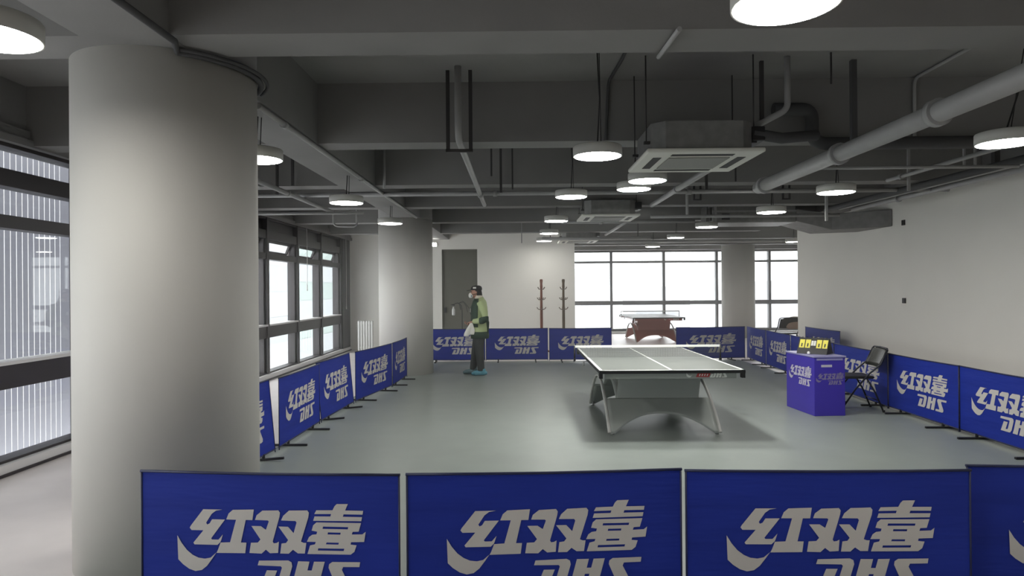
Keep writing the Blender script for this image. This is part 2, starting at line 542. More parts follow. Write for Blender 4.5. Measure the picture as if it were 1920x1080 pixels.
# ------------------------------------------------------------------ far windows
fx = [1.57, 3.42, 5.33, 7.25, 9.16, 11.15]
for k in range(5):
    x0, x1 = fx[k], fx[k + 1]
    root = thing('window_%d' % (12 + k), 'grey framed far window, ' + ['leftmost beside the end wall', 'second from the left', 'third from the left', 'behind the round column', 'rightmost'][k], 'window', (0, 0, 0), 0, None, 'structure')
    bm = nb()
    box(bm, x0 - 0.045, x0 + 0.045, YF - 0.07, YF + 0.1, 0, 3.2)
    for z0, z1 in ((0.0, 0.16), (1.02, 1.17), (2.54, 2.62), (2.93, 3.2)):
        box(bm, x0 + 0.045, x1 - 0.045, YF - 0.05, YF + 0.08, z0, z1)
    obj('window_frame', bm, 'frame_grey', root, bevel=0.004)
    bm = nb()
    for z0, z1 in ((0.16, 1.02), (1.17, 2.54), (2.62, 2.93)):
        box(bm, x0 + 0.045, x1 - 0.045, YF + 0.01, YF + 0.016, z0, z1)
    obj('pane', bm, 'glass', root)
bm = nb(); box(bm, 1.57, 11.2, YF - 0.02, YF + 0.3, 3.2, ZS)
struct('trim_5', bm, 'beam', 'grey panel above the far windows', 'trim')
bm = nb(); box(bm, 1.57, 11.2, YF - 0.35, YF - 0.08, 0, 0.06)
struct('trim_6', bm, 'sill', 'low white step under the far windows', 'trim')

# ------------------------------------------------------------------ ceiling lamps
def lamp(x, y, z, lab, group, lean=(0.0, 0.0), first=[], bright=False):
    if not first:
        r = thing('ceiling_lamp', lab, 'lamp', (x, y, z), 0, group)
        bm = nb(); lathe(bm, [(0.188, 0.008), (0.192, 0.0), (0.2, 0.0), (0.2, 0.075), (0.195, 0.082), (0.03, 0.084), (0.03, 0.10)], 56)
        obj('housing', bm, 'lamp_shell', r)
        bm = nb(); lathe(bm, [(0.186, -0.003), (0.19, 0.004), (0.19, 0.010)], 56, smooth=False)
        obj('diffuser', bm, 'lamp', r)
        first.append(r)
    else:
        r = dup(first[0])
        for ch in list(r.children):
            if ch.name.startswith('cord'):
                bpy.data.objects.remove(ch)
        r.location = (x, y, z)
        tag(r, lab, 'lamp', group)
    if bright:
        for ch in r.children:
            if ch.name.startswith('diffuser'):
                ch.data = ch.data.copy()
                ch.data.materials[0] = M['court_lamp']
    bm = nb()
    h = ZS - z
    lx, ly = lean
    sweep(bm, [(0, 0, 0.10), (lx * 0.5 + 0.02, ly * 0.5, 0.10 + (h - 0.1) * 0.45), (lx, ly, h)], 0.006, 6)
    sweep(bm, [(0.03, 0, 0.09), (lx + 0.03, ly + 0.1, h)], 0.004, 6)
    obj('cord', bm, 'cable', r)
    return r


G1 = 'round lamps in the middle row over the table'
lamp(1.02, 2.56, 2.69, 'largest round lit ceiling lamp, cut by the top edge of the photo', G1)
lamp(0.665, 5.55, 2.71, 'round lit ceiling lamp hanging left of the nearest ceiling air conditioner', G1, (-0.03, -0.25))
lamp(0.68, 8.45, 2.77, 'round lit lamp left of the second ceiling air conditioner, third of the middle row', G1, (-0.02, -0.2))
lamp(0.66, 11.35, 2.76, 'round lit lamp in the middle row, fourth from the viewer', G1)
lamp(0.69, 14.5, 2.81, 'small round lit lamp in the middle row, fifth from the viewer', G1)
lamp(0.70, 17.5, 2.86, 'farthest small round lit lamp of the middle row by the end wall', G1)
lamp(1.36, 7.05, 2.74, 'round lit lamp just under the nearest air conditioner, the right one of two overlapping', 'pair of lamps right over the table', bright=True)
lamp(1.38, 7.98, 2.79, 'round lit lamp under the nearest air conditioner, the left one of two overlapping', 'pair of lamps right over the table', bright=True)
G2 = 'round lamps along the left girder'
lamp(-2.17, 2.76, 2.68, 'round lit lamp cut by the left edge of the photo, before the big column', G2)
lamp(-2.04, 5.3, 2.66, 'round lit lamp half hidden by the big near column', G2)
lamp(-2.03, 8.06, 2.67, 'round lit lamp under the girder between the two columns', G2)
lamp(-2.06, 11.0, 2.71, 'round lit lamp in front of the second column', G2)
G3 = 'round lamps along the right side'
lamp(3.6, 5.0, 2.67, 'round lit lamp cut by the right edge of the photo', G3, (0.0, -0.3))
lamp(3.51, 7.47, 2.66, 'round lit lamp above the umpire desk, left of the wall duct', G3)
lamp(3.59, 9.58, 2.68, 'round lit lamp hanging in front of the air handling box', G3)
lamp(3.48, 12.45, 2.735, 'round lit lamp left below the air handling box', G3)
lamp(3.72, 15.9, 2.80, 'small round lit lamp above the right part of the far windows', G3)
lamp(3.76, 18.8, 2.77, 'small round lit lamp above the second far window', G3)
lamp(7.32, 18.0, 2.82, 'small round lit lamp half hidden by the end of the right wall', G3)

lamp(3.6, 2.5, 2.67, 'added round lit lamp continuing the right row, beside the viewer and out of the photo', G3)  # unseen lamp added to brighten the right wall and front barriers
lamp(3.6, 0.0, 2.67, 'added round lit lamp continuing the right row, behind the viewer and out of the photo', G3)  # second unseen lamp, likewise added for more light from behind
r = thing('emergency_light', 'small square lit white light on the end wall above the olive door', 'light', (-2.25, YW - 0.001, 2.86))
bm = nb(); box(bm, -0.07, 0.07, -0.05, 0, -0.06, 0.06); obj('housing', bm, 'white', r, bevel=0.006)
bm = nb(); box(bm, -0.055, 0.055, -0.056, -0.05, -0.045, 0.045); obj('diffuser', bm, 'lamp', r)

# ------------------------------------------------------------------ pipes, rods, ducts
def pipe(name, lab, pts, r, m='pipe', cat='pipe', clips=(), group=None, seg=12):
    pts = [Vector(p) for p in pts]
    t = thing(name, lab, cat, pts[0], 0, group)
    bm = nb(); sweep(bm, [p - pts[0] for p in pts], r, seg)
    obj('tube', bm, m, t)
    for c in clips:               # collars
        c = Vector(c) - pts[0]
        d = (pts[-1] - pts[0]).normalized()
        bm = nb(); sweep(bm, [c - d * 0.03, c + d * 0.03], r * 1.35, seg)
        obj('collar', bm, m, t)
    return t


def bend(a, c, b, r, n=6):
    """points of a rounded corner at c between a and b"""
    a, b, c = Vector(a), Vector(b), Vector(c)
    p, q = c + (a - c).normalized() * r, c + (b - c).normalized() * r
    return [p.lerp(c, t / n).lerp(c.lerp(q, t / n), t / n) for t in range(n + 1)]


pipe('water_pipe', 'thick grey pipe running from the right edge of the photo towards the middle', [(2.85, 3.3, 2.80), (2.85, 8.0, 2.80)], 0.070, clips=[(2.85, 4.6, 2.8), (2.85, 6.0, 2.8), (2.85, 7.8, 2.8)], seg=20)
pipe('water_pipe', 'long grey pipe crossing the room just behind the third beam', [(-4.4, 9.45, 2.968), (6.0, 9.45, 2.968)], 0.032, clips=[(-0.30, 9.45, 2.968), (2.4, 9.45, 2.968)])
_a, _b, _c = (-0.50, 5.85, ZS), (-0.50, 5.85, 2.93), (-0.485, 6.2, 2.90)
pipe('water_pipe', 'pale slanting pipe left of the middle lamps, held by a black hanger', [_a] + bend(_a, _b, (-0.485, 10.2, 2.90), 0.12) + [(-0.485, 10.2, 2.90)], 0.03, clips=[(-0.485, 9.1, 2.9)])
bm = nb()
for x in (-0.60, -0.40):
    box(bm, x - 0.016, x + 0.016, 5.95, 5.98, 2.855, ZS)
box(bm, -0.62, -0.38, 5.95, 5.98, 2.84, 2.866)
tag(obj('pipe_hanger', bm, 'rod'), 'black trapeze hanger on the second beam holding the slanting pipe', 'hanger')
for x, t in ((2.53, 'u-shaped dark hanger on the crossing pipe behind the nearest air conditioner'), (3.77, 'u-shaped dark hanger on the crossing pipe right of the thick pipe end')):
    bm = nb()
    for a in (-0.045, 0.045):
        box(bm, x + a - 0.012, x + a + 0.012, 9.49, 9.51, 2.865, ZS)
    box(bm, x - 0.057, x + 0.057, 9.49, 9.51, 2.85, 2.87)
    tag(obj('pipe_hanger', bm, 'rod'), t, 'hanger')
pipe('water_pipe', 'slanting grey pipe beyond the nearest air conditioner', [(2.07, 6.45, 2.90), (2.07, 10.4, 2.90)], 0.035, clips=[(2.07, 8.75, 2.9)])
pipe('water_pipe', 'slanting grey pipe beyond the second air conditioner', [(2.1, 11.9, 2.90), (2.1, 16.05, 2.90)], 0.03)
pipe('water_pipe', 'slanting grey pipe between the girder and the left windows', [(-2.98, 7.2, 2.90), (-2.98, 11.0, 2.90)], 0.03, clips=[(-2.98, 8.8, 2.9)])
pipe('water_pipe', 'short grey pipe crossing from the girder to the left windows', [(-4.5, 10.6, 2.845), (-2.4, 10.6, 2.845)], 0.025)
_p = [(-3.5, 12.9, ZS), (-3.5, 12.9, 2.86), (-3.1, 13.1, 2.86), (-3.1, 13.1, ZS)]
pipe('water_pipe', 'looped grey pipe left of the second column', [_p[0]] + bend(_p[0], _p[1], _p[2], 0.1) + bend(_p[1], _p[2], _p[3], 0.1) + [_p[3]], 0.02)
pipe('water_pipe', 'thin grey pipe slanting above the right barrier row', [(4.69, 6.0, 2.965), (4.69, 8.6, 2.965)], 0.024, clips=[(4.69, 8.3, 2.965)])
pipe('water_pipe', 'grey pipe running along the top of the right wall', [(5.78, 4.2, 2.955), (5.78, 11.7, 2.955)], 0.040, clips=[(5.78, 10.3, 2.955)])
pipe('water_pipe', 'second grey pipe along the right wall, left of the first', [(5.56, 4.2, 2.97), (5.56, 11.7, 2.97)], 0.026)
pipe('water_pipe', 'dark pipe beside the wall pipes along the right wall', [(5.32, 4.2, 2.95), (5.32, 11.7, 2.95)], 0.046, 'pipe_dark')
pipe('water_pipe', 'thin grey pipe crossing behind the thick pipe on the right', [(2.95, 7.05, 2.86), (5.2, 7.05, 2.86)], 0.018)
pipe('refrigerant_pipe', 'thick dark insulated pipe bending right beside the nearest air conditioner',
     [(2.35, 6.2, 3.25)] + bend((2.35, 6.2, 3.25), (2.70, 6.2, 3.25), (2.70, 6.2, 2.94), 0.10) + bend((2.70, 6.2, 3.25), (2.70, 6.2, 2.935), (5.2, 6.2, 2.935), 0.13) + [(5.2, 6.2, 2.935)], 0.058, 'pipe_dark', seg=18)
_h = [(2.28, 5.7, ZS), (2.28, 5.7, 3.12), (2.02, 5.75, 2.99)]
pipe('refrigerant_pipe', 'bent pipe coming down to the nearest air conditioner', [_h[0]] + bend(_h[0], _h[1], _h[2], 0.06) + [_h[2]], 0.026)
pipe('refrigerant_pipe', 'dark pipe bundle leaving the right side of the nearest air conditioner', [(1.96, 5.62, 2.90), (2.2, 5.62, 2.86), (2.52, 5.7, 2.90)], 0.045, 'pipe_dark')
pipe('water_pipe', 'grey pipe at the fourth beam right of the second air conditioner', [(2.16, 10.95, 2.78), (5.2, 10.95, 2.78)], 0.026)
_s = [(2.75, 10.95, ZS), (2.75, 10.95, 2.806)]
pipe('water_pipe', 'upright grey pipe dropping to the pipe by the fourth beam', _s, 0.024)
pipe('water_pipe', 'grey pipe under the fifth beam before the far windows', [(0.9, 13.72, 2.97), (3.6, 13.72, 2.97)], 0.03, clips=[(1.7, 13.72, 2.97)])
pipe('water_pipe', 'pale pipe beside the farthest air conditioner', [(0.6, 16.25, 2.83), (3.2, 16.25, 2.83)], 0.04)
pipe('water_pipe', 'grey pipe crossing above the far windows', [(1.7, 18.7, 2.90), (9.5, 18.7, 2.90)], 0.04)
pipe('cable_conduit', 'grey conduit along the lower right edge of the girder', [(-1.87, 4.9, 2.975), (-1.87, 12.6, 2.975)], 0.022, cat='conduit', clips=[(-1.87, 5.45, 2.97), (-1.87, 8.15, 2.97)])
pipe('cable_conduit', 'thin dark conduit bending down the second beam on the right', [(3.66, 5.3, 3.545)] + bend((3.67, 5.3, 3.545), (3.68, 6.28, 3.545), (3.68, 6.28, 2.99), 0.08) + [(3.68, 6.28, 3.0)], 0.015, cat='conduit')
pipe('cable_conduit', 'thin conduit on the second beam above the lamp left of the air conditioner', [(0.90, 4.6, ZS - 0.015), (0.89, 5.7, ZS - 0.015)] + bend((0.89, 5.7, ZS - 0.015), (0.86, 6.28, ZS - 0.015), (0.83, 6.28, 3.0), 0.08) + [(0.83, 6.28, 3.0)], 0.014, 'pipe_dark', cat='conduit')
pipe('cable_conduit', 'short grey conduit under the first beam near the largest lamp', [(0.86, 3.55, 2.985), (0.84, 3.98, 2.985)], 0.014, cat='conduit')
pipe('cable_conduit', 'thin grey conduit down the girder corner at the third beam', [(-1.72, 8.8, ZS), (-1.72, 8.8, 2.95)], 0.018, cat='conduit')

def rod(x, y, z0, w, lab, m='rod'):
    bm = nb(); box(bm, -w / 2, w / 2, -w / 2, w / 2, 0, ZS - z0)
    tag(obj('hanger_rod', bm, m, loc=(x, y, z0)), lab, 'rod', 'ceiling hanger rods')
rod(2.10, 5.8, 3.02, 0.03, 'dark hanger strip right of the nearest air conditioner, left of the bent pipe')
rod(2.88, 5.8, 2.80, 0.045, 'thick grey hanger bar crossing the dark bent pipe on the right', 'pipe_dark')
rod(2.6, 5.6, 3.30, 0.012, 'thin rod between the bent pipe and the thick grey hanger bar')
rod(2.55, 7.9, 2.86, 0.016, 'thin rod left of the thick grey pipe, beyond the air conditioner')
rod(2.35, 8.4, 2.84, 0.03, 'dark rod where the thick grey pipe ends')
rod(4.9, 8.5, 2.82, 0.03, 'grey rod hanging by the slanting thin pipe near the right wall', 'pipe')
rod(4.75, 7.05, 2.86, 0.02, 'rod holding the slanting thin pipe above the right barriers', 'pipe')
rod(5.35, 7.6, 2.95, 0.06, 'dark wide strap by the pipes of the right wall')
rod(5.0, 7.6, 2.95, 0.022, 'pale thin rod beside the dark strap of the right wall', 'pipe')
rod(4.1, 9.0, 2.5, 0.03, 'grey rod dropping in front of the air handling box', 'pipe')
rod(-0.28, 7.6, 2.90, 0.02, 'dark rod just right of the slanting pipe, between second and third beam')
rod(-0.20, 8.7, 2.87, 0.03, 'dark strip holding the crossing pipe right of the slanting pipe')
rod(-0.05, 8.5, 2.88, 0.02, 'thin rod between the slanting pipe and the middle lamps')
rod(-3.1, 8.75, 2.88, 0.03, 'dark rod holding the pipe left of the girder')
rod(-2.75, 8.3, 2.92, 0.03, 'dark rod beside the girder above the half hidden lamp')
rod(0.1, 14.3, 2.6, 0.02, 'short slanting drop rod in front of the end wall top', 'pipe')

def cassette(x, y, zp, lab, first=[]):
    """panel front edge at y"""
    if not first:
        r = thing('ceiling_air_conditioner', lab, 'air conditioner', (x, y, zp), 0, 'ceiling air conditioners')
        bm = nb()
        c = 0.10
        o8 = [(0.06 + c, 0.06), (0.89 - c, 0.06), (0.89, 0.06 + c), (0.89, 0.89 - c), (0.89 - c, 0.89), (0.06 + c, 0.89), (0.06, 0.89 - c), (0.06, 0.06 + c)]
        prism(bm, o8, lambda u, v, w: Vector((u, v, 0.035 + w)), 0.235)
        obj('body', bm, 'galv', r, bevel=0.006)
        bm = nb(); box(bm, 0, 0.95, 0, 0.95, 0, 0.035)
        p = obj('panel', bm, 'ac_white', r, bevel=0.012)
        bm = nb(); box(bm, 0.22, 0.73, 0.22, 0.73, -0.008, 0.0)
        obj('intake_grille', bm, 'ac_grille', p, bevel=0.006)
        for a, b_, c_, e in ((0.22, 0.73, 0.09, 0.16), (0.22, 0.73, 0.79, 0.86), (0.09, 0.16, 0.22, 0.73), (0.79, 0.86, 0.22, 0.73)):
            bm = nb(); box(bm, a, b_, c_, e, -0.003, 0.001)
            obj('air_slot', bm, 'slot', p)
        for a, b_ in ((0.03, 0.2), (0.03, 0.75), (0.92, 0.2), (0.92, 0.75)):
            bm = nb(); sweep(bm, [(a, b_, 0.12), (a, b_, ZS - zp)], 0.006, 6)
            box(bm, min(a, 0.47) - 0.02 if a < 0.5 else a - 0.03, a + 0.03 if a < 0.5 else a + 0.02, b_ - 0.02, b_ + 0.02, 0.11, 0.13)
            obj('hanger_rod', bm, 'rod', r)
        bm = nb(); box(bm, 0.89, 1.0, 0.15, 0.45, 0.12, 0.24)
        obj('valve_box', bm, 'black', r, bevel=0.01)
        first.append(r)
    else:
        r = dup(first[0])
        r.location = (x, y, zp)
        tag(r, lab, 'air conditioner', 'ceiling air conditioners')
    return r
cassette(1.05, 5.43, 2.715, 'nearest square ceiling air conditioner with a white louvred panel')
cassette(1.05, 10.95, 2.80, 'second square ceiling air conditioner, farther back in the middle')
cassette(1.05, 16.6, 2.80, 'farthest ceiling air conditioner, small, by the right edge of the end wall')

rod(0.8, 16.25, 2.79, 0.02, 'left rod of the pale pipe beside the farthest air conditioner')
rod(2.9, 16.25, 2.79, 0.02, 'right rod of the pale pipe beside the farthest air conditioner')
r = thing('air_handling_unit', 'long grey air handling box under the ceiling before the right wall', 'air duct', (3.71, 12.8, 2.85))
bm = nb(); box(bm, 0, 1.55, 0, 0.88, 0, 0.38); obj('body', bm, 'galv', r, bevel=0.01)
bm = nb(); box(bm, -0.02, 1.56, -0.01, 0.03, 0.20, 0.23); box(bm, 0.02, 0.06, -0.012, 0.0, 0.02, 0.4); obj('flange', bm, 'pipe', r)
bm = nb(); box(bm, 0.15, 0.3, -0.03, 0, 0.05, 0.17); box(bm, -0.03, 0, 0.1, 0.35, 0.05, 0.3); obj('valve_box', bm, 'rod', r, bevel=0.008)
r = thing('air_duct', 'grey wrapped duct widening from the air handling box to the right wall', 'air duct', (5.27, 12.3, 2.70))
bm = nb()
A = [(0, 0.52, 0.17), (0, 1.36, 0.17), (0, 1.36, 0.40), (0, 0.52, 0.40)]
Bq = [(0.55, 0.25, -0.02), (0.55, 1.2, -0.02), (0.55, 1.2, 0.28), (0.55, 0.25, 0.28)]
Cq = [(1.32, -0.36, -0.02), (1.32, 0.85, -0.02), (1.32, 0.85, 0.28), (1.32, -0.36, 0.28)]
R3 = [[bm.verts.new(p) for p in q] for q in (A, Bq, Cq)]
for P_, Q_ in zip(R3, R3[1:]):
    for i in range(4):
        bm.faces.new((P_[i], P_[(i + 1) % 4], Q_[(i + 1) % 4], Q_[i]))
bm.faces.new(R3[0][::-1]); bm.faces.new(R3[2])
obj('duct_body', bm, 'foil', r, bevel=0.01)
for z, lab in ((1.38, 'small dark wall socket low on the right wall'), (2.71, 'small dark wall box high on the right wall')):
    r = thing('wall_socket', lab, 'socket', (XR - 0.02, 11.6, z))
    bm = nb(); box(bm, 0, 0.02, -0.045, 0.045, -0.045, 0.045); obj('plate', bm, 'rod', r, bevel=0.004)
    bm = nb(); box(bm, -0.003, 0.001, -0.025, 0.025, -0.025, 0.025); obj('insert', bm, 'black', r)

# ------------------------------------------------------------------ printed lettering (traced outlines)
LOGO = [
    ([(68, 365), (110, 432), (160, 490), (215, 530), (270, 553), (330, 560), (385, 550), (432, 512), (440, 506), (400, 560), (352, 620), (300, 658), (240, 668), (180, 650), (120, 612), (75, 570)], []),
    ([(318, 138), (500, 138), (440, 148), (400, 175), (345, 252), (355, 268), (378, 258), (402, 222), (525, 222), (392, 385), (400, 395), (462, 395), (504, 350), (486, 402), (479, 416), (452, 440), (232, 440), (222, 425), (318, 318), (205, 318), (188, 298), (198, 280)], []),
    ([(600, 138), (800, 132), (785, 222), (722, 222), (675, 415), (728, 415), (715, 505), (442, 508), (456, 482), (482, 419), (572, 415), (630, 222), (537, 221), (560, 170)], []),
    ([(880, 140), (1030, 135), (1046, 155), (1040, 190), (975, 400), (985, 415), (1010, 412), (1033, 400), (1025, 495), (950, 500), (910, 470), (870, 505), (755, 502), (770, 415), (835, 412), (860, 385), (775, 272), (865, 272), (912, 302), (940, 230), (930, 222), (810, 220), (825, 180)], []),
    ([(1130, 135), (1300, 130), (1316, 150), (1310, 190), (1240, 395), (1265, 405), (1290, 405), (1275, 495), (1210, 495), (1165, 465), (1125, 500), (1045, 500), (1058, 415), (1100, 410), (1120, 385), (1030, 272), (1120, 272), (1172, 325), (1200, 235), (1190, 222), (1055, 220), (1075, 180)], []),
    ([(1575, 72), (1678, 70), (1652, 125), (1818, 125), (1812, 157), (1638, 157), (1630, 178), (1808, 178), (1800, 212), (1355, 217), (1368, 180), (1515, 178), (1522, 157), (1366, 160), (1385, 128), (1535, 125), (1555, 90)], []),
    ([(1385, 230), (1798, 228), (1775, 300), (1720, 303), (1712, 325), (1810, 322), (1840, 300), (1825, 385), (1705, 390), (1700, 410), (1755, 415), (1735, 470), (1700, 495), (1300, 498), (1325, 425), (1370, 415), (1378, 395), (1295, 395), (1315, 355), (1345, 335), (1385, 330), (1392, 308), (1340, 300), (1355, 255)],
     [[(1447, 264), (1680, 264), (1675, 283), (1442, 283)], [(1492, 312), (1610, 312), (1606, 329), (1488, 329)], [(1478, 397), (1592, 397), (1588, 413), (1472, 413)], [(1401, 448), (1642, 446), (1636, 465), (1396, 467)]]),
    ([(845, 565), (1120, 557), (1150, 572), (1157, 605), (1105, 770), (1070, 810), (1030, 815), (840, 815), (862, 770), (918, 645), (1015, 645), (962, 770), (1000, 770), (1015, 755), (1060, 620), (1050, 608), (832, 605)], []),
    ([(1212, 562), (1318, 562), (1298, 637), (1338, 637), (1360, 562), (1460, 560), (1385, 815), (1282, 815), (1322, 688), (1282, 688), (1245, 815), (1130, 815), (1160, 740)], []),
    ([(1530, 560), (1787, 556), (1780, 597), (1630, 600), (1618, 625), (1690, 760), (1680, 800), (1640, 815), (1430, 815), (1445, 772), (1555, 770), (1560, 755), (1495, 610), (1500, 580)], []),
]


def logo(bm, fn, k, mi):
    """fn maps metres (u right from the logo's centre, v up from the barrier's top edge) to 3D"""
    for o, h in LOGO:
        conv = lambda p: (((1340 + p[0] / 4.571) - 1544.5) / 382.0 * k, -((920 + p[1] / 4.571) - 879) / 382.0 * k)
        flat_poly(bm, [conv(p) for p in o], fn, [[conv(p) for p in q] for q in h], mi)


# ------------------------------------------------------------------ court barriers
BL, BH = 1.40, 0.75
def make_barrier():
    r = thing('court_barrier', '', 'barrier')
    bm = nb()
    hx = BL / 2
    nx, nz = 30, 12
    g = [[bm.verts.new((-hx + 0.003 + (BL - 0.006) * i / nx, 0.0, 0.05 + (BH - 0.055 - 0.006 * math.sin(PI * i / nx)) * j / nz)) for j in range(nz + 1)] for i in range(nx + 1)]
    for i in range(nx):
        for j in range(nz):
            f = bm.faces.new((g[i][j], g[i + 1][j], g[i + 1][j + 1], g[i][j + 1]))
            f.smooth = True
    logo(bm, lambda u, v: Vector((u, -0.003, BH + v)), 1.0, 1)
    logo(bm, lambda u, v: Vector((-u, 0.003, BH + v)), 1.0, 1)
    obj('fabric_panel', bm, ['blue', 'print'], r, recalc=False)
    bm = nb()
    z0, z1 = 0.05, BH - 0.004
    for x in (-hx + 0.006, hx - 0.006):
        sweep(bm, [(x, 0, 0.02), (x, 0, BH)], 0.005, 8)
    sweep(bm, [(-hx, 0, z1), (-hx * 0.5, 0, z1 - 0.004), (0, 0, z1 - 0.006), (hx * 0.5, 0, z1 - 0.004), (hx, 0, z1)], 0.007, 8)
    sweep(bm, [(-hx, 0, z0), (hx, 0, z0)], 0.007, 8)
    obj('frame', bm, 'rodblue', r)
    for x in (-0.42, 0.42):
        bm = nb(); box(bm, x - 0.014, x + 0.014, -0.20, 0.20, 0.0, 0.022)
        box(bm, x - 0.012, x + 0.012, -0.012, 0.012, 0.022, 0.06)
        obj('foot', bm, 'foot', r, bevel=0.004)
    return r


_bar = []
def barrier(p, q, lab, group, lean=0.0):
    """front of the barrier to the right hand of the way... faces the side where -y lands; p is its left end seen from the front"""
    p, q = Vector((p[0], p[1], 0)), Vector((q[0], q[1], 0))
    d = q - p
    if not _bar:
        _bar.append(make_barrier())
        r = _bar[0]
    else:
        r = dup(_bar[0])
    r.location = (p + q) / 2
    r.rotation_euler = (lean, 0, math.atan2(d.y, d.x))
    r.scale = (d.length / BL, 1, 1)
    return tag(r, lab, 'barrier', group)


GF, GL, GR, GB = 'barriers across the front', 'barriers along the left windows', 'barriers along the right wall', 'barriers before the end wall'
barrier((-1.870, 3.336), (-0.568, 3.237), 'large blue barrier in front of the big column, leftmost of the front row', GF)
barrier((-0.543, 3.245), (0.795, 3.311), 'large blue barrier in the front row, second from the left, right of the gap', GF)
barrier((0.802, 3.285), (2.165, 3.261), 'large blue barrier in the front row, third from the left', GF)
barrier((2.195, 3.345), (3.58, 3.30), 'dark blue barrier cut by the right edge of the photo, rightmost of the front row', GF)
barrier((3.60, 3.31), (4.62, 3.29), 'blue barrier out of the photo, closing the front row at the right corner', GF)
LP = [((-2.52, 5.42), (-2.43, 6.76), 5), ((-2.425, 6.84), (-2.40, 8.17), 0), ((-2.40, 8.24), (-2.33, 9.60), 5), ((-2.33, 9.68), (-2.09, 11.22), 0), ((-2.09, 11.28), (-2.06, 12.55), 0)]
LL = ['blue barrier mostly hidden behind the big column, nearest of the left row', 'blue barrier right beside the big column, first whole one of the left row',
      'blue barrier in the middle of the left row, after the white wedge gap', 'blue barrier in front of the white radiator, fourth of the left row', 'blue barrier against the second column, far end of the left row']
for (p, q, l), t in zip(LP, LL):
    barrier(p, q, t, GL, math.radians(l) * -1)
RY = [15.4, 13.95, 12.5, 10.6, 8.95, 7.5, 6.1, 4.7, 3.45]
RX = [5.2, 5.10, 5.02, 4.93, 4.87, 4.86, 4.85, 4.85, 4.85]
RLb = ['blue barrier at the far right corner of the court', 'blue barrier just left of the umpire desk in the right row', 'blue barrier hidden behind the umpire desk and scoreboard',
       'blue barrier right behind the folding chair', 'blue barrier to the right of the folding chair, wrinkled at its top', 'blue barrier cut by the right edge of the photo at mid height',
       'blue barrier out of view on the right, nearer the viewer', 'blue barrier closing the right row at the front row']
for i in range(8):
    barrier((RX[i], RY[i]), (RX[i + 1] - 0.012, RY[i + 1] - 0.012), RLb[i], GR)
for p, q, t in (((-2.12, 15.2), (-0.73, 15.2), 'blue barrier behind the person, next to the second column'), ((-0.72, 15.22), (0.68, 15.22), 'blue barrier right of the person before the end wall'),
                ((0.70, 15.15), (2.10, 15.15), 'blue barrier under the right coat rack, left of the opening'), ((3.52, 15.1), (5.12, 15.3), 'blue barrier right of the opening, before the far column')):
    barrier(p, q, t, GB)
# two standing by the wall outside the court
barrier((6.37, 15.05), (6.33, 13.35), 'dark blue barrier leaning by the end of the right wall', 'barriers at the wall', 0)

